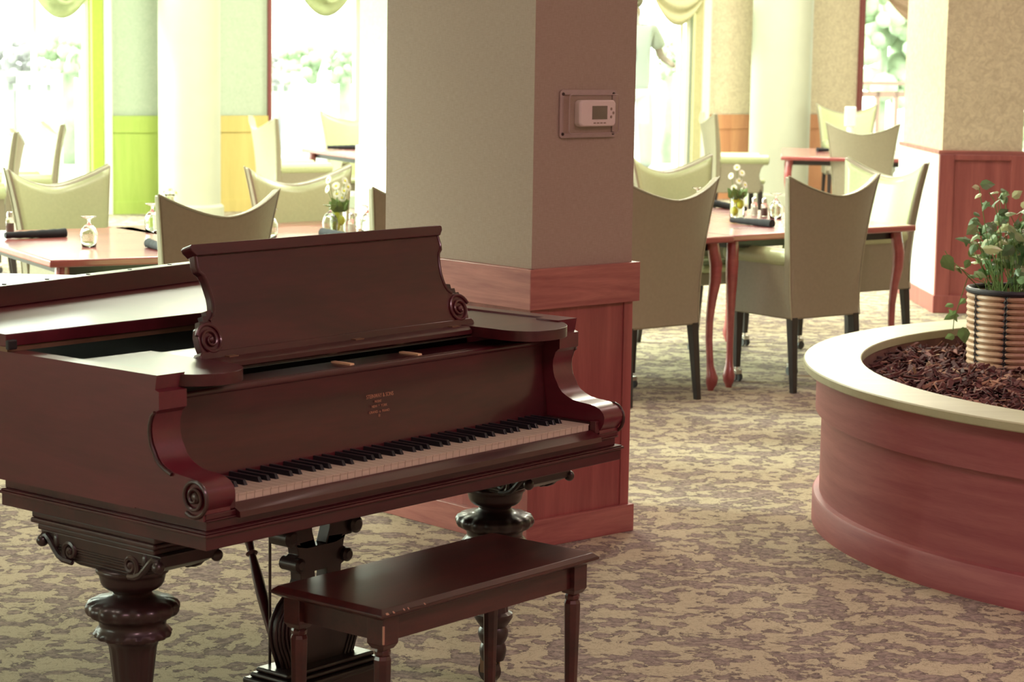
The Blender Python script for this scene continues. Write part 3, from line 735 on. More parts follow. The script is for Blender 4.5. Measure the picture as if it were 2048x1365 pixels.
# ------------------------------------------------------------------ piano bench
bo = empty('piano_bench', O + X * .594 + Y * -.066, AP, 'scuffed dark red wooden piano bench in front of the keyboard', 'bench')
hx, hy, zt = .378, .168, .48
m = MB().box(-hx, hx, -hy, hy, zt - .016, zt - .010).frus((-hx, hx, -hy, hy), zt - .010, (-hx + .012, hx - .012, -hy + .012, hy - .012), zt).frus((-hx + .012, hx - .012, -hy + .012, hy - .012), zt - .024, (-hx, hx, -hy, hy), zt - .016)
m.build('seat', 'bench', bo, smooth=False, bevel=.0015)
for a_ in (-hy + .03, hy - .045): MB().box(-hx + .05, hx - .05, a_, a_ + .015, .400, zt - .024).build('long_apron', 'bench', bo, smooth=False)
for a_ in (-hx + .04, hx - .052): MB().box(a_, a_ + .012, -hy + .04, hy - .04, .400, zt - .024).build('end_apron', 'bench', bo, smooth=False)
for a in (-1, 1):
    for b in (-1, 1):
        cx, cy = a * (hx - .048), b * (hy - .042); w = .024
        m = MB().box(cx - w, cx + w, cy - w, cy + w, .396, zt - .024).frus((cx - .017, cx + .017, cy - .017, cy + .017), .384, (cx - w, cx + w, cy - w, cy + w), .396)
        m.lathe([(.015, .366), (.018, .372), (.018, .378), (.0145, .386)], (cx, cy, 0), 8)
        def oc(r, z): return [(cx + r * math.cos(PI / 8 + i * PI / 4), cy + r * math.sin(PI / 8 + i * PI / 4), z) for i in range(8)]
        q = oc(.012, 0) + oc(.020, .36) + oc(.017, .368)
        m.add(q, [(i, (i + 1) % 8, 8 + (i + 1) % 8, 8 + i) for i in range(8)] + [(8 + i, 8 + (i + 1) % 8, 16 + (i + 1) % 8, 16 + i) for i in range(8)] + [tuple(range(8)), tuple(range(16, 24))])
        m.build('leg', 'bench', bo, smooth=False, bevel=.001)
# bare scuffs along the front edge and corner
m = MB(); rs_ = random.Random(3)
for i in range(7):
    x = -hx + .01 + abs(rs_.gauss(0, .10)); l = rs_.uniform(.002, .006)
    m.add([(x, -hy - .0004, zt - .0105), (x + l, -hy - .0004, zt - .0105), (x + l * .7, -hy + .004, zt - .0062), (x, -hy + .003, zt - .0070)], [(0, 1, 2, 3)])
m.box(-hx + .0225, -hx + .0265, -hy + .0165, -hy + .0195, .400, .440)
m.build('scuffs', 'scuff', bo, smooth=False)

# ================================================================== planter
PC = (2.63, 7.62); RB = 1.53
pl_ = empty('planter', (*PC, 0), 0, 'large round red oak planter with pale flat rim board', 'planter')
m = MB().lathe([(RB, .03), (RB, .41)], seg=160, cap=False); m.build('wall_panel', 'oakC', pl_)
MB().lathe([(RB, .402), (RB + .022, .402), (RB + .022, .55), (RB - .02, .55)], seg=160, cap=False).build('upper_band', 'oakC', pl_)
MB().lathe([(RB, 0), (RB + .024, 0), (RB + .024, .098), (RB + .019, .106), (RB, .110)], seg=160, cap=False).build('baseboard', 'oakC', pl_)
RI, RO = 1.395, 1.600
MB().lathe([(RI, .550), (RO - .004, .550), (RO, .554), (RO, .576), (RO - .004, .580), (RI + .003, .580), (RI, .577), (RI, .550)], seg=180, cap=False).build('rim_board', 'ptop', pl_)
MB().lathe([(RI + .008, .30), (RI + .006, .552)], seg=160, cap=False).build('inner_liner', 'inner', pl_)
MB().lathe([(.001, .49), (RI + .005, .49)], seg=96).build('soil', 'soil', pl_)
rm = random.Random(11); m = MB()
for i in range(13000):
    r = (RI - .02) * rm.random() ** .5; a = rm.random() * 2 * PI
    x, y = r * math.cos(a), r * math.sin(a)
    if y > 1.1 or (x > .35 and y > -.3): continue
    if x > .75: continue
    L_ = rm.uniform(.008, .036); W2 = rm.uniform(.003, .012); T2 = rm.uniform(.0015, .004)
    hump = .022 * math.sin(x * 5 + 1) * math.cos(y * 4)
    m.T = Matrix.Translation((x, y, .497 + abs(hump) + rm.uniform(0, .024))) @ Matrix.Rotation(rm.random() * 6.28, 4, 'Z') @ Matrix.Rotation(rm.gauss(0, .45), 4, 'Y') @ Matrix.Rotation(rm.gauss(0, .6), 4, 'X')
    m.add([(-L_, -W2 * .6, 0), (L_, -W2, 0), (L_ * .8, W2, 0), (-L_ * .9, W2 * .7, 0), (-L_, -W2 * .5, T2), (L_ * .9, -W2 * .8, T2), (L_ * .7, W2 * .8, T2), (-L_ * .8, W2 * .6, T2)],
          [(3, 2, 1, 0), (4, 5, 6, 7), (0, 1, 5, 4), (1, 2, 6, 5), (2, 3, 7, 6), (3, 0, 4, 7)])
m.T = None
o = m.build('bark_mulch', 'mulch', None, smooth=False); o.location = (*PC, 0)
tag(o, 'dark red brown bark mulch filling the round planter', 'mulch'); o['kind'] = 'stuff'

# basket
bl = atz(1937, 700, .53)
BR = .160; bc = aty(2046, 660, 8.14); kb_ = horiz(2023, 660); BC = Vector((kb_ * 8.20, 8.20, .505))
bk_ = empty('cane_basket', BC, math.radians(-111), 'round cane basket with black laced stitching and black rim', 'basket')
nrow = 12; H0 = .285
m = MB()
cols = 8
for c in range(cols):
    for r_ in range(nrow):
        z = .014 + r_ * (H0 - .01) / nrow; a0 = 2 * PI * c / cols; a1 = 2 * PI * (c + 1) / cols
        R_ = BR * (.94 + .06 * z / H0)
        pts = []; rs = []
        for k in range(15):
            t = k / 14; a = a0 + (a1 - a0) * t
            pts.append((R_ * math.cos(a), R_ * math.sin(a), z)); rs.append(.0048 + .0082 * math.sin(PI * t) ** .45)
        m.tube(pts, rs, 8)
m.build('cane_wall', 'cane', bk_)
MB().lathe([(BR * .90, 0.0), (BR * .97, H0 - .01)], seg=40, cap=False).build('lining', 'basketd', bk_)
m = MB()
for c in range(cols):
    a0 = 2 * PI * c / cols; pa = []; pb = []
    for k in range(nrow * 4 + 1):
        z = .008 + k * (H0 - .015) / (nrow * 4); R_ = BR * (.94 + .06 * z / H0) + .009; w = .075 * ((k % 8) / 4 if (k % 8) <= 4 else 2 - (k % 8) / 4) - .0375
        pa.append((R_ * math.cos(a0 + w), R_ * math.sin(a0 + w), z)); pb.append((R_ * math.cos(a0 - w), R_ * math.sin(a0 - w), z))
    m.tube(pa, .0018, 5); m.tube(pb, .0018, 5)
m.build('cross_lacing', 'basketd', bk_)
MB().tube([((BR + .004) * math.cos(2 * PI * i / 60), (BR + .004) * math.sin(2 * PI * i / 60), H0 + .002) for i in range(60)], [.0105 + .0012 * (i % 2) for i in range(60)], 9, True).build('rim', 'basketd', bk_)
MB().tube([(-BR * .98 + .01 * math.sin(t * 3) - .012 * math.sin(t * PI), -.03 + .055 * t, H0 + .055 * math.sin(t * PI)) for t in [i / 12 for i in range(13)]], .0075, 8).build('handle', 'basketd', bk_)
# plant
pt = empty('ivy_plant', BC + Vector((0, 0, .0)), 0, 'green and yellow trailing ivy growing from the cane basket', 'plant')
MB().lathe([(.001, .255), (BR * .93, .255)], seg=30).build('potting_soil', 'soil', pt)
def leafshape(m, p, size, dirv, lobes=0, rnd=random):
    d = Vector(dirv).normalized(); s_ = d.cross(Vector((rnd.uniform(-.4, .4), rnd.uniform(-.9, -.1), rnd.uniform(.2, 1)))).normalized(); n = s_.cross(d)
    out = [(0, 0), (.15, .30), (.42, .40), (.72, .22), (1, 0), (.72, -.22), (.42, -.40), (.15, -.30)] if not lobes else [(0, 0), (-.12, .28), (.10, .30), (.22, .62), (.42, .30), (.70, .22), (1.05, 0), (.70, -.22), (.42, -.30), (.22, -.62), (.10, -.30), (-.12, -.28)]
    vs = [Vector(p) + d * a * size + s_ * b * size + n * (size * (.10 - .45 * abs(b) ** 1.5 - .25 * a * a)) for a, b in out]
    c = Vector(p) + d * .45 * size + n * size * .06
    k = len(vs); m.add(vs + [c], [(i, (i + 1) % k, k) for i in range(k)])
rl = random.Random(21); st_m = MB(); lf_m = MB(); lf2 = MB(); M['leafg'] = plain('fresh_green_leaf', (.15, .27, .085), .65, .3, vary=.15)
stems = []
for i in range(84):
    a = rl.uniform(0, 2 * PI); lean = rl.uniform(.2, 1); h = rl.uniform(.10, .32) if i > 9 else rl.uniform(.30, .40)
    if math.cos(a) < -.3: lean = min(1, lean * 1.15)
    b0 = Vector((rl.uniform(-.09, .09), rl.uniform(-.10, .10), .256))
    e = b0 + Vector((math.cos(a) * .13 * lean, math.sin(a) * .12 * lean, h))
    mid_ = b0.lerp(e, .5) + Vector((rl.uniform(-.02, .02), rl.uniform(-.02, .02), .02))
    c_ = [b0, b0.lerp(mid_, .5), mid_, mid_.lerp(e, .5) + Vector((0, 0, .008)), e]
    st_m.tube(c_, [.0022, .002, .0018, .0015, .001], 5)
    for j in range(rl.choice((1, 2, 2, 3))):
        q = c_[-1 - j] if j < 3 else e
        dv = Vector((rl.uniform(-1, 1), rl.uniform(-1, .35), rl.uniform(-.7, .4)))
        leafshape(lf_m, q, rl.uniform(.030, .058), dv, rl.random() < .35, rl)
def pxp(x, y, yy=8.02): return aty(x, y, yy) - BC
# placed trailing shoots and leaves
def shoot(pts, yy=8.0):
    P_ = [pxp(x, y, yy) for x, y in pts]; st_m.tube([P_[0]] + [p for p in P_[1:]], .0017, 5); return P_
shoot([(1985, 580), (1952, 548), (1935, 556), (1922, 595), (1908, 638), (1906, 662)], 7.98)
shoot([(1990, 575), (1950, 560), (1900, 520), (1890, 502)], 8.0)
shoot([(1990, 580), (1975, 480), (1962, 400), (1958, 375)], 8.0); shoot([(2005, 580), (2002, 470), (1988, 400), (1978, 385)], 8.05)
for (x, y, x2, y2, sz, lb) in ((1885, 512, 1918, 552, .098, 0), (1912, 628, 1878, 642, .068, 1), (1906, 610, 1885, 612, .05, 0), (1925, 655, 1932, 692, .085, 0), (1908, 672, 1886, 676, .055, 0), (1930, 598, 1912, 614, .045, 0),
                               (1958, 375, 1934, 372, .042, 0), (1960, 370, 2008, 366, .075, 0), (1962, 388, 1938, 402, .045, 0), (1975, 405, 1952, 436, .052, 1), (1952, 452, 1928, 474, .07, 0), (1950, 490, 1938, 512, .06, 0), (1965, 500, 2012, 495, .10, 0),
                               (1986, 412, 1998, 396, .055, 1), (2010, 430, 2036, 424, .06, 0), (2016, 452, 2040, 470, .06, 0), (1938, 520, 1920, 558, .05, 0), (1992, 455, 1962, 440, .06, 1), (2025, 395, 2046, 380, .06, 0)):
    a = pxp(x, y, 7.99); b = pxp(x2, y2, 7.97)
    leafshape(lf2 if x < 1948 and y > 490 else lf_m, a, sz * .72, (b - a) + Vector((0, -.004, 0)), lb, rl)
st_m.build('stems', 'stemg', pt); lf_m.build('leaves', 'leaf', pt, smooth=False); lf2.build('trailing_leaves', 'leafg', pt, smooth=False)

# ================================================================== dining chairs and tables
def make_chair(loc, rz, label, scale=1, group='sage green dining armchairs'):
    t = empty('dining_armchair', loc, rz, label, 'chair', group, scale)
    ns, nt = 16, 14; ZT = lambda s_: .965 + .100 * abs(s_) ** 1.7
    def P(s_, v, inn):
        hw = .236 + .078 * v ** 1.7
        z = .36 + v * (ZT(s_) - .36)
        y = -.245 - .085 * v ** 1.6 + .055 * (abs(s_) ** 2.2) * v ** .7
        th = .055 - .018 * v
        x = s_ * (hw - (.004 if inn else 0))
        return (x, y + (th if inn else 0), z)
    m = MB(); vs = []; fs = []
    for inn in (0, 1):
        for j in range(nt + 1):
            for i in range(ns + 1): vs.append(P(i / ns * 2 - 1, j / nt, inn))
    N = (ns + 1) * (nt + 1); w = ns + 1
    for j in range(nt):
        for i in range(ns):
            a = j * w + i; fs.append((a, a + 1, a + 1 + w, a + w)); fs.append((N + a, N + a + w, N + a + 1 + w, N + a + 1))
    for i in range(ns):
        a = i; fs.append((a, N + a, N + a + 1, a + 1)); a = nt * w + i; fs.append((a, a + 1, N + a + 1, N + a))
    for j in range(nt):
        a = j * w; fs.append((a, a + w, N + a + w, N + a)); a = j * w + ns; fs.append((a, N + a, N + a + w, a + w))
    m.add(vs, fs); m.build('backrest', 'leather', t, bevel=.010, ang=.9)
    def Q(u, v):
        p = P((u * 2 - 1) * .965, .12 + v * .862, 1); return (p[0], p[1] + .004 - .004 * (abs(u * 2 - 1) ** 6), p[2])
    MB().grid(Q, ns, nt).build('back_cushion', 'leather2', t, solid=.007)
    pip = [P(i / ns * 2 - 1, 1, 0) for i in range(ns + 1)]
    side = [P(1, j / nt, 0) for j in range(nt + 1)]
    MB().tube([P(-1, j / nt, 0) for j in range(nt + 1)] + pip + side[::-1], .0035, 6).build('piping', 'piping', t)
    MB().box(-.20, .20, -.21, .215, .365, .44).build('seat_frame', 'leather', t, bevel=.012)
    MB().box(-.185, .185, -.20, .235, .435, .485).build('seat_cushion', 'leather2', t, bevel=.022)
    for s_ in (-1, 1):
        pr = [(-.24, .36), (.165, .36), (.185, .40), (.180, .46), (.165, .52), (.180, .58), (.21, .62), (.21, .645), (-.24, .645)]
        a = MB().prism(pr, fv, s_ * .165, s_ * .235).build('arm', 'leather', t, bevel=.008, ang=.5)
        pts = [(s_ * .205, -.215 + .455 * k / 8, .655) for k in range(9)]
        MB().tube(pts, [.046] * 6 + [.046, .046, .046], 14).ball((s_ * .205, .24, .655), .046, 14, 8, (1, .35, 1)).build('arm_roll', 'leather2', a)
    for s_ in (-1, 1):
        m = MB().frus((s_ * .222 - .014, s_ * .222 + .014, -.272, -.245), 0, (s_ * .212 - .020, s_ * .212 + .020, -.245, -.200), .37)
        m.build('leg', 'chairleg', t, smooth=False, bevel=.003)
        m = MB().frus((s_ * .195 - .014, s_ * .195 + .014, .165, .193), .075, (s_ * .195 - .023, s_ * .195 + .023, .160, .206), .37)
        l = m.build('leg', 'chairleg', t, smooth=False, bevel=.003)
        m = MB().box(s_ * .195 - .020, s_ * .195 + .020, .158, .200, .038, .060); m.lathe([(.007, .05), (.007, .078)], (s_ * .195, .179, 0), 10)
        cs = m.build('caster', 'chrome', l, bevel=.004)
        for d in (-.017, .017):
            m = MB(); m.T = Matrix.Translation((s_ * .195 + d, .179, .0235)) @ Matrix.Rotation(PI / 2, 4, 'Y'); m.lathe([(.0225, -.006), (.0235, 0), (.0225, .006)], seg=16)
            m.build('wheel', 'rubber', l)
    return t
def face(fx, fy): return math.atan2(fy, fx) - PI / 2
ch0 = None
G1 = 'sage green dining armchairs'
def chair(cx, cy, fx, fy, label, scale=1):
    global ch0
    if ch0 is None:
        ch0 = make_chair((cx, cy, 0), face(fx, fy), label, scale, G1); return ch0
    return dup(ch0, (cx, cy, 0), face(fx, fy), label, G1, scale)
chair(.555, 10.51, -.64, .77, 'sage armchair seen from behind, cut off by the wallpapered pillar edge')
chair(1.40, 11.03, -.607, .795, 'sage armchair seen fully from behind at the right hand dining table')
chair(1.87, 12.26, -.81, -.59, 'pale lit armchair at the end of the right table beside the third pillar')
chair(1.05, 12.42, .615, -.788, 'pale green armchair facing the camera below the window with the person')
chair(2.03, 20.3, .99, .10, 'bright edged armchair seen from its side in front of the orange wainscot', 1.02)
chair(3.00, 19.02, .24, .97, 'armchair seen from behind at the far right table', 1.0)
chair(3.50, 23.3, -.05, -1, 'farthest armchair below the right window, facing the camera', 1.04)
chair(-1.385, 9.10, -.731, .683, 'armchair seen from behind standing just behind the music desk')
chair(-2.07, 10.80, .743, -.67, 'broad sage armchair facing the camera behind the napkin and goblet', (1, 1, .975))
chair(-.93, 10.98, .61, -.79, 'pale armchair facing the camera behind the daisy vase', (1, 1, .985))
chair(-.585, 9.75, -.73, .683, 'grey shaded armchair back half hidden by the wallpapered pillar')
chair(-3.56, 14.55, -.96, -.27, 'armchair at the left edge of the view with only its back edge showing')
chair(-3.58, 15.9, -.88, -.42, 'overexposed armchair in front of the far left window')
chair(-1.80, 18.02, .90, .43, 'white edged armchair seen from its side before the middle window', 1.0)
chair(-1.37, 19.75, .35, -.94, 'armchair facing the camera behind the far middle table', 1.0)

TZ = .765
def make_table(loc, rz, label, Lx, Ly, group='cherry red dining tables'):
    t = empty('dining_table', loc, rz, label, 'table', group)
    MB().box(0, Lx, 0, Ly, TZ - .032, TZ).build('tabletop', 'table', t, smooth=True, bevel=.007)
    MB().box(.09, Lx - .09, .09, Ly - .09, TZ - .075, TZ - .032).build('apron', 'chairleg', t, smooth=False)
    for a, b in ((0, 0), (1, 0), (0, 1), (1, 1)):
        x = .075 if a == 0 else Lx - .075; y = .075 if b == 0 else Ly - .075
        d = Vector(((-1 if a == 0 else 1), (-1 if b == 0 else 1), 0)) * .7071
        zs = [(TZ - .033, 0, .030), (.70, .004, .031), (.62, .018, .033), (.54, .016, .030), (.45, .003, .024), (.35, -.006, .020), (.25, -.006, .0185), (.17, .0, .018), (.12, .004, .020), (.09, .010, .026), (.06, .014, .032), (.035, .012, .029), (.012, .008, .018), (.0, .008, .014)]
        MB().tube([(x + d.x * q, y + d.y * q, z) for z, q, r in zs], [r for z, q, r in zs], 10).build('leg', 'table', t, ang=1)
    return t
def corner(px, py): v = atz(px, py, TZ); return (v.x, v.y, 0)
c1 = corner(1465, 471)
make_table(c1, az(.788, .615), 'cherry red dining table on the right with vase and shakers', 1.325, 1.40)
R52 = Vector((.788, .615, 0)); F52 = Vector((-.615, .788, 0))
o_ = Vector(c1) - R52 * (.75 + .012) - F52 * .03
make_table(o_, az(.788, .615), 'cherry red table pushed against the right table, mostly behind the pillar', .75, 1.40)
c2 = corner(100, 521); R1 = Vector((.875, .485, 0)).normalized(); F1 = Vector((-R1.y, R1.x, 0))
make_table(c2, az(R1.x, R1.y), 'cherry red table at the left above the piano lid, corner towards camera', .86, 1.45)
nl2 = Vector(c2) + R1 * .90 + F1 * .52
make_table(nl2, az(.788, .615), 'cherry red table behind the music desk with the daisy and lemon vase', 1.4, 1.0)
cm = corner(716, 312); Rm = Vector((.894, .447, 0)); Fm = Vector((-.447, .894, 0))
make_table(cm, az(.894, .447), 'far cherry red table by the middle window with one dark napkin', 1.3, 1.25)
cf = corner(1562, 313)
make_table(cf, -.12, 'far cherry red table beside the cream column at right', 1.5, 1.7)

# ------------------------------------------------------------------ things on the tables
def onT(px, py): v = atz(px, py, TZ); return Vector((v.x, v.y, TZ + .0005))
gob = None
def goblet(loc, label):
    global gob
    if gob: return dup(gob, loc, 0, label, 'upside down goblets')
    gob = empty('water_goblet', loc, 0, label, 'glass', 'upside down goblets')
    o_ = [(.031, 0), (.036, .025), (.0385, .045), (.037, .062), (.030, .080), (.018, .094), (.009, .101), (.0065, .108), (.007, .118), (.013, .124), (.034, .132), (.035, .1345), (.0, .1345)]
    i_ = [(.0, .088), (.014, .086), (.026, .076), (.033, .062), (.0345, .045), (.032, .022), (.0285, 0)]
    MB().lathe(i_ + o_, seg=28).build('bowl_and_foot', 'glass', gob, ang=3)
    return gob
goblet(onT(178, 494), 'upside down goblet nearest the front corner of the left table')
goblet(onT(305, 464), 'upside down goblet peeking out left of the armchair back')
goblet(onT(1551, 437), 'upside down goblet beside the shakers on the right table')
goblet(onT(660, 466), 'upside down goblet left of the daisy vase')
goblet(onT(736, 466), 'upside down goblet beside the grey shaded armchair')
goblet(onT(540, 476), 'upside down goblet half hidden right of the armchair back')
gq = onT(1395, 424); goblet(gq, 'upside down goblet behind the cut off armchair')
shk = None
def shaker(loc, label, mat):
    r = empty('shaker', loc, 0, label, 'shaker', 'salt and pepper shakers')
    MB().lathe([(.019, 0), (.020, .004), (.0195, .05), (.018, .062), (.013, .072), (.013, .076), (.0, .076)], seg=20).build('glass_body', 'glass', r, ang=1)
    MB().lathe([(.0165, .003), (.0165, .045), (.0, .045)], seg=16).build('contents', mat, r)
    MB().lathe([(.0145, .073), (.0145, .088), (.012, .096), (.005, .1), (.0, .1)], seg=18).build('cap', 'chrome', r)
shaker(onT(1508, 431), 'salt shaker left of the pepper shaker on the right table', 'salt')
shaker(onT(1528, 433), 'pepper shaker right of the salt shaker on the right table', 'pepper')
shaker(onT(20, 466), 'pepper shaker at the left edge behind the dark napkin', 'pepper')
shaker(onT(703, 468), 'salt shaker right of the daisy vase', 'salt')
nap = None
def napkin(p0, p1, label, r=.022):
    global nap
    a, b = onT(*p0), onT(*p1); c = (a + b) / 2; d = b - a; rz = az(d.x, d.y); L_ = d.length
    if not nap:
        m = MB(); n = 16
        pts = [(-.5 + k / n, .03 * math.sin(k * .9) * .02, r * .74 + .001) for k in range(n + 1)]
        m.tube(pts, [r * (.62 + .38 * k / n + .05 * math.sin(k * 2.1)) for k in range(n + 1)], 12)
        m.v = [(x, y, max(0, z if z > 0 else 0)) for x, y, z in m.v]
        m.tube([(.5 - .02, r * .5 * math.cos(t / 3), r * .8 + r * .45 * math.sin(t / 3)) for t in range(12)], r * .15, 6)
        nap = m.build('rolled_napkin', 'napkin', ang=1.2); nap.location = c; nap.rotation_euler = (0, 0, rz); nap.scale = (L_, 1, 1)
        return tag(nap, label, 'napkin', 'rolled charcoal napkins')
    o = nap.copy(); COL.objects.link(o); o.location = c; o.rotation_euler = (0, 0, rz); o.scale = (L_, 1, 1); o['label'] = label; return o
napkin((1463, 447), (1544, 455), 'rolled charcoal napkin in front of the vase on the right table')
napkin((1490, 424), (1424, 413), 'rolled charcoal napkin behind the vase on the right table')
napkin((10, 479), (131, 474), 'long rolled charcoal napkin at the left edge of the left table')
napkin((330, 505), (298, 495), 'rolled charcoal napkin whose end shows left of the armchair back')
napkin((705, 481), (645, 473), 'rolled charcoal napkin in front of the daisy vase')
napkin((655, 299), (716, 299), 'rolled charcoal napkin on the far middle table')
napkin((1660, 304), (1634, 304), 'rolled charcoal napkin on the far right table')

def vase(loc, label, h=.165, r=.040):
    v = empty('glass_vase', loc, 0, label, 'vase', 'glass flower vases')
    o_ = [(r * .9, 0), (r, .006), (r, h * .62), (r * .72, h * .82), (r * .70, h * .9), (r * .86, h)]
    i_ = [(r * .86 - .003, h), (r * .70 - .003, h * .9), (r * .72 - .003, h * .82), (r - .003, h * .62), (r - .003, .008), (.001, .008)]
    MB().lathe([(.001, 0)] + o_ + i_, seg=28).build('glass_body', 'glass', v, ang=1.2)
    return v
daisy = None
def flower(base, head, label, r=.022):
    global daisy
    if not daisy:
        daisy = empty('daisy', (0, 0, 0), 0, label, 'flower', 'white daisies in the vases')
        m = MB()
        for i in range(14):
            a = i * 2 * PI / 14; c, s_ = math.cos(a), math.sin(a); t = .17
            m.add([(.2 * c, .2 * s_, 0), (.6 * c - t * s_, .6 * s_ + t * c, .10), (1.0 * c, 1.0 * s_, .0), (.6 * c + t * s_, .6 * s_ - t * c, .10)], [(0, 1, 2, 3)])
        m.build('petals', 'daisyw', daisy, smooth=False)
        MB().ball((0, 0, .06), .26, 12, 6, (1, 1, .5)).build('flower_centre', 'daisyy', daisy)
        f = daisy
    else: f = dup(daisy, (0, 0, 0), 0, label, 'white daisies in the vases')
    d = Vector(head) - Vector(base)
    look = Vector((d.x * 3, d.y * 3 - .07, .05)).normalized()
    f.matrix_world = Matrix.Translation(head) @ look.to_track_quat('Z', 'X').to_matrix().to_4x4() @ Matrix.Scale(r, 4)
    stem = MB(); inv = f.matrix_world.inverted()
    stem.tube([inv @ Vector(base), inv @ (Vector(base).lerp(Vector(head), .6) + Vector((0, 0, .01))), inv @ Vector(head)], .06, 5)
    for ch in list(f.children):
        if ch.name.startswith('stem'): bpy.data.objects.remove(ch)
    stem.build('stem', 'stemg', f)
    return f
def bouquet(loc, heads, tags, r=.022):
    for (dx, dy, dz), lb in zip(heads, tags):
        flower((loc.x + dx * .12, loc.y + dy * .12, TZ + .06), (loc.x + dx, loc.y + dy, TZ + dz), lb, r)
rv = random.Random(5)
v1 = onT(676, 465)
vase(v1, 'glass vase with lemons and white daisies behind the music desk')
k = aty(675, 400, v1.y)
def hd(px, py, yy, L0): a = aty(px, py, yy); return (a.x - L0.x, yy - L0.y, a.z - TZ)
hp = [(657, 360), (655, 378), (672, 372), (690, 362), (688, 382), (674, 388), (696, 374), (684, 396)]
nm_ = ['topmost left', 'lower left', 'middle', 'topmost right', 'right', 'centre', 'outermost right', 'lowest']
bouquet(v1, [hd(x, y, v1.y + rv.uniform(-.02, .0), v1) for x, y in hp], ['white daisy, %s one in the vase with lemons' % n for n in nm_], .024)
def lemon(p, label):
    o = MB().ball((0, 0, 0), .021, 14, 9, (1, 1, 1.15)).build('lemon', 'lemon', ang=3); o.location = p; tag(o, label, 'fruit', 'lemons in the vases')
for dx, dz, lb in ((-.010, .034, 'lowest lemon in the daisy vase'), (.013, .060, 'right lemon in the daisy vase'), (-.012, .085, 'left upper lemon in the daisy vase'), (.004, .122, 'topmost lemon in the neck of the daisy vase')):
    lemon((v1.x + dx, v1.y - .004, TZ + dz), lb)
v2 = onT(1474, 436)
vase(v2, 'glass vase with drooping white flowers on the right dining table')
hp = [(1474, 335), (1484, 346), (1462, 352), (1478, 362), (1490, 370), (1468, 376)]
nm_ = ['topmost', 'upper right', 'upper left', 'middle', 'lowest right', 'lowest left']
bouquet(v2, [hd(x, y, v2.y - .01, v2) for x, y in hp], ['white flower, %s one in the right table vase' % n for n in nm_], .022)
for dx, dz, lb in ((-.016, .040, 'lower left lemon in the right table vase'), (.016, .075, 'right lemon in the right table vase'), (-.012, .105, 'upper left lemon in the right table vase')):
    lemon((v2.x + dx, v2.y + .004, TZ + dz), lb)
# leafy stems inside the vases
for v_, lb in ((v1, 'dark green leaf bunch under the daisies in the lemon vase'), (v2, 'dark green leaf bunch in the right table vase')):
    m = MB()
    for i in range(16):
        a = rv.random() * 6.28; p = Vector((v_.x + .012 * math.cos(a), v_.y + .012 * math.sin(a), TZ + .10)); leafshape(m, p, rv.uniform(.05, .08), (math.cos(a) * .6, math.sin(a) * .6, 1), 0, rv)
    tag(m.build('leaf_bunch', 'stemg', smooth=False), lb, 'leaves', 'leaf bunches in the vases')
# small pale flowers behind the left armchair, and white items on the far right table
v3 = onT(340, 440)
vase(v3, 'glass vase behind the armchair back near the cream column', .13, .032)
bouquet(v3, [hd(x, y, v3.y, v3) for x, y in ((328, 384), (340, 380), (352, 386))], ['pale flower, %s one behind the armchair back at left' % n for n in ('left', 'middle', 'right')], .018)
pc_ = onT(715, 462)
cr = empty('carafe', pc_, 0, 'slim glass carafe right of the daisy vase', 'carafe')
MB().lathe([(.001, 0), (.020, 0), (.021, .01), (.016, .05), (.015, .07), (.019, .085), (.017, .085), (.013, .07), (.014, .05), (.018, .012), (.001, .012)], seg=20).build('glass_body', 'glass', cr, ang=1.2)
lt = onT(1702, 304)
ln = empty('table_lantern', (lt.x, 20.0, TZ), 0, 'tall white table stand rising behind the far armchair', 'lantern')
MB().lathe([(.001, 0), (.07, 0), (.08, .05), (.06, .12), (.03, .18), (.03, .22)], seg=20).build('base', 'wcard', ln)
MB().box(-.05, .05, -.03, .03, .22, .40).build('card_holder', 'wcard', ln, smooth=False, bevel=.01)

# ================================================================== person outside the window
pw = 24.95; kx = horiz(1290, 130)
ps_ = empty('person', (kx * pw - .13, pw, .18), 0, 'person in pale shirt and white trousers standing outside, holding a dark phone', 'person', None, 1.12)
def skin(name, pts, edges, radii, mat, root=0, parent=ps_):
    me = bpy.data.meshes.new(name); me.from_pydata(pts, edges, []); o = bpy.data.objects.new(name, me); COL.objects.link(o); o.parent = parent
    s_ = o.modifiers.new('skin', 'SKIN'); s_.use_smooth_shade = True
    for v, r in zip(me.skin_vertices[0].data, radii): v.radius = r if isinstance(r, tuple) else (r, r)
    me.skin_vertices[0].data[root].use_root = True
    q = o.modifiers.new('sub', 'SUBSURF'); q.levels = 2; q.render_levels = 2
    me.materials.append(M[mat]); return o
# body (skin coloured): pelvis, spine, head, arms, legs
B = [(0, 0, .98), (0, 0, 1.15), (0, 0, 1.38), (0, -.01, 1.56), (0, -.02, 1.63), (0, -.03, 1.74),
     (-.19, 0, 1.50), (-.24, -.03, 1.23), (-.10, -.26, 1.20),
     (.19, 0, 1.50), (.27, -.02, 1.24), (.40, -.18, 1.14),
     (-.10, 0, .92), (-.11, .0, .50), (-.11, .03, .08), (-.11, -.10, .03),
     (.10, 0, .92), (.13, .0, .50), (.14, .03, .08), (.14, -.10, .03)]
E_ = [(0, 1), (1, 2), (2, 3), (3, 4), (4, 5), (2, 6), (6, 7), (7, 8), (2, 9), (9, 10), (10, 11), (0, 12), (12, 13), (13, 14), (14, 15), (0, 16), (16, 17), (17, 18), (18, 19)]
R_ = [(.15, .10), (.14, .10), (.16, .10), .055, .06, (.085, .10), .055, .042, .028, .055, .042, .028, .08, .055, .04, .035, .08, .055, .04, .035]
body = skin('body', B, E_, R_, 'skin')
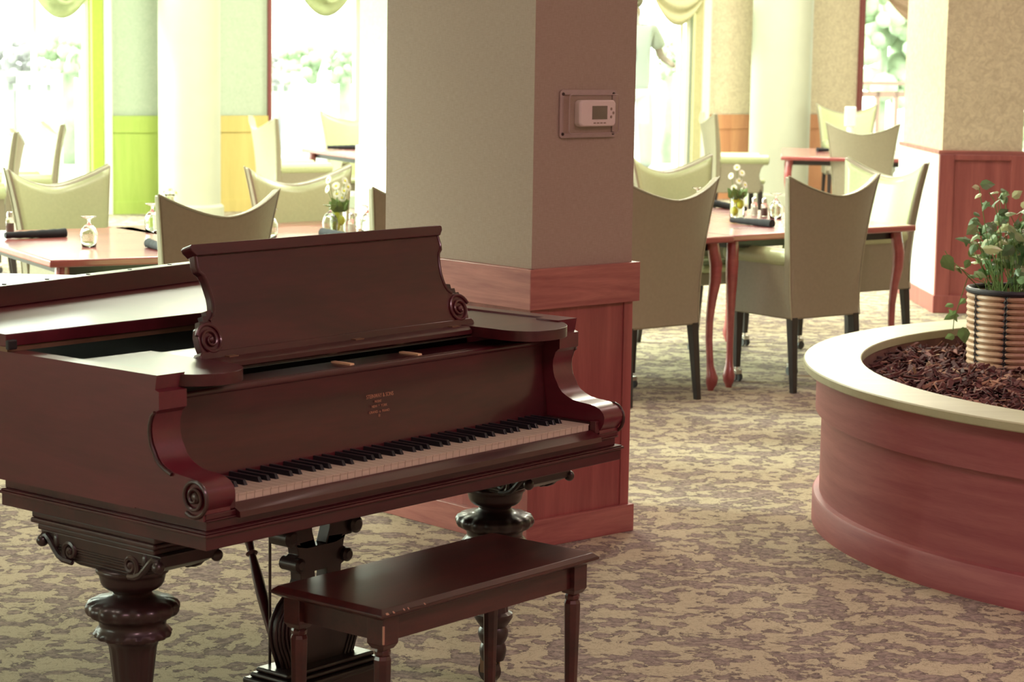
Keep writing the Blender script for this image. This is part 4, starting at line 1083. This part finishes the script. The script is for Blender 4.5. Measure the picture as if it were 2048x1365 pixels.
skin('shirt', [(0, 0, .86), (0, 0, 1.05), (0, 0, 1.25), (0, 0, 1.42), (0, -.01, 1.53), (-.19, 0, 1.49), (-.245, -.02, 1.30), (.19, 0, 1.49), (.265, -.02, 1.30)],
     [(0, 1), (1, 2), (2, 3), (3, 4), (3, 5), (5, 6), (3, 7), (7, 8)], [(.20, .14), (.185, .135), (.185, .13), (.19, .125), (.075, .07), .08, .085, .08, .085], 'shirt')
skin('trousers', [(0, 0, .95), (-.11, 0, .85), (-.12, 0, .50), (-.12, .02, .12), (.11, 0, .85), (.14, 0, .50), (.15, .02, .12)], [(0, 1), (1, 2), (2, 3), (0, 4), (4, 5), (5, 6)], [(.17, .12), .105, .085, .07, .105, .085, .07], 'trouser')
MB().ball((0, -.01, 1.80), .105, 16, 10, (.85, 1, .9)).build('hair', 'hair', ps_)
m = MB().ball((0, -.135, 1.735), .016, 8, 6, (.8, 1.2, 1.4))
for s_ in (-1, 1): m.ball((s_ * .092, -.02, 1.74), .02, 8, 6, (.5, 1, 1.6))
m.build('nose_and_ears', 'skin', ps_)
m = MB()
for s_ in (-1, 1): m.ball((s_ * .033, -.122, 1.765), .009, 8, 6)
m.build('eyes', 'hair', ps_)
MB().box(-.022, .022, -.128, -.120, 1.688, 1.696).build('mouth', 'redtrim', ps_)
for side, wr, dr in ((-1, Vector((-.10, -.26, 1.20)), Vector((.75, -.45, .35))), (1, Vector((.40, -.18, 1.14)), Vector((.8, -.4, -.25)))):
    dr.normalize(); sd = dr.cross(Vector((0, 0, 1))).normalized() * (1 if side < 0 else -1); nn = sd.cross(dr)
    pts = [wr, wr + dr * .045, wr + dr * .085]; ed = [(0, 1), (1, 2)]; rd = [.024, (.038, .018), (.038, .016)]
    for f_, L_ in ((-.032, .062), (-.011, .075), (.011, .070), (.031, .055)):
        b_ = len(pts); pts += [wr + dr * .09 + sd * f_, wr + dr * (.09 + L_ * .55) + sd * f_ * 1.1 + nn * .008, wr + dr * (.09 + L_ * .95) + sd * f_ * 1.1 + nn * .026]
        ed += [(2, b_), (b_, b_ + 1), (b_ + 1, b_ + 2)]; rd += [.0095, .0085, .0075]
    b_ = len(pts); pts += [wr + dr * .04 - sd * .040, wr + dr * .075 - sd * .062 + nn * .02]; ed += [(1, b_), (b_, b_ + 1)]; rd += [.011, .009]
    skin('hand', pts, ed, rd, 'skin')
pm = Matrix.Translation(ps_.location) @ Matrix.Scale(1.12, 4)
ph = empty('mobile_phone', pm @ Vector((-.02, -.35, 1.26)), 0, 'dark mobile phone in the hand of the standing person', 'phone')
MB().box(-.042, .042, -.005, .005, -.075, .085).build('case', 'phone', ph, smooth=False, bevel=.004)
MB().box(-.036, .036, -.0065, -.005, -.065, .075).build('screen', 'screen', ph, smooth=False)

# ================================================================== light
w = bpy.data.worlds.new('world'); sc.world = w; w.use_nodes = True; nt = w.node_tree
bg = nt.nodes['Background']; bg.inputs['Color'].default_value = (.90, 1.0, .86, 1); bg.inputs['Strength'].default_value = 5.2
def area(name, loc, rot, sx, sy, power, col, spread=180):
    l = bpy.data.lights.new(name, 'AREA'); l.shape = 'RECTANGLE'; l.size = sx; l.size_y = sy; l.energy = power; l.color = col; l.spread = math.radians(spread)
    o = bpy.data.objects.new(name, l); COL.objects.link(o); o.location = loc; o.rotation_euler = rot; return o
def portal(cen, nrm, sx, sy):
    l = bpy.data.lights.new('window_portal', 'AREA'); l.shape = 'RECTANGLE'; l.size = sx; l.size_y = sy; l.cycles.is_portal = True
    o = bpy.data.objects.new('window_portal', l); COL.objects.link(o)
    o.matrix_world = Matrix.Translation(cen) @ (-Vector(nrm)).to_track_quat('Z', 'Y').to_matrix().to_4x4()
for h in holes:
    c = P1 + WD * ((h[0] + h[1]) / 2) + WN * .18 + Vector((0, 0, (h[2] + h[3]) / 2)); portal(c, -WN, h[1] - h[0], h[3] - h[2])
for a, b, za, zb_ in ((1.5, 4.2, .9, 2.4), (9.2, 12.2, .4, WTOP), (12.6, 18.9, .2, WTOP)): portal((-7.2, (a + b) / 2, (za + zb_) / 2), (1, 0, 0), zb_ - za, b - a)
portal((9.2, 19, 1.45), (-1, 0, 0), 3, 1.9)
sl = bpy.data.lights.new('sun', 'SUN'); sl.energy = 9.0; sl.angle = math.radians(16); sl.color = (.88, 1, .80)
so = bpy.data.objects.new('sun', sl); COL.objects.link(so); so.matrix_world = Vector((-.90, .13, .38)).to_track_quat('Z', 'Y').to_matrix().to_4x4()
# unseen fill lights under the ceiling, added to brighten the room
for x, y, p, c in ((1.5, -.5, 125, (1, .58, .64)), (4.5, 3.5, 95, (1, .58, .64)), (.3, 9.4, 30, (1, .70, .66)), (-3.4, 4.9, 24, (1, .80, .70)), (3.6, 10.8, 40, (1, .74, .66)), (-1.5, 13.5, 150, (.97, 1, .76)), (2.0, 16, 220, (1, .97, .78)), (-2, 18, 200, (.95, 1, .78)), (2.8, 21.0, 260, (1, .95, .8))):
    area('ceiling_fill', (x, y, CEIL - .03), (0, 0, 0), 1.2, 1.2, p, c)
for x, y, p in ((-1.75, 9.75, 20), (-.75, 10.6, 14), (1.25, 11.6, 22), (-1.6, 18.6, 20), (3.0, 20.5, 20)):  # out-of-view fill added above the tables to lift chair fronts and tabletops
    area('table_fill', (x, y, 2.75), (0, 0, 0), .5, .5, p, (.95, 1, .80))
vs_ = sc.view_settings; vs_.view_transform = 'Standard'; vs_.look = 'None'; vs_.gamma = 1; vs_.use_curve_mapping = False; vs_.exposure = .58
sc.cycles.use_denoising = True
sc.cycles.max_bounces = 8; sc.cycles.transmission_bounces = 8; sc.cycles.transparent_max_bounces = 12
sc.cycles.sample_clamp_indirect = 4
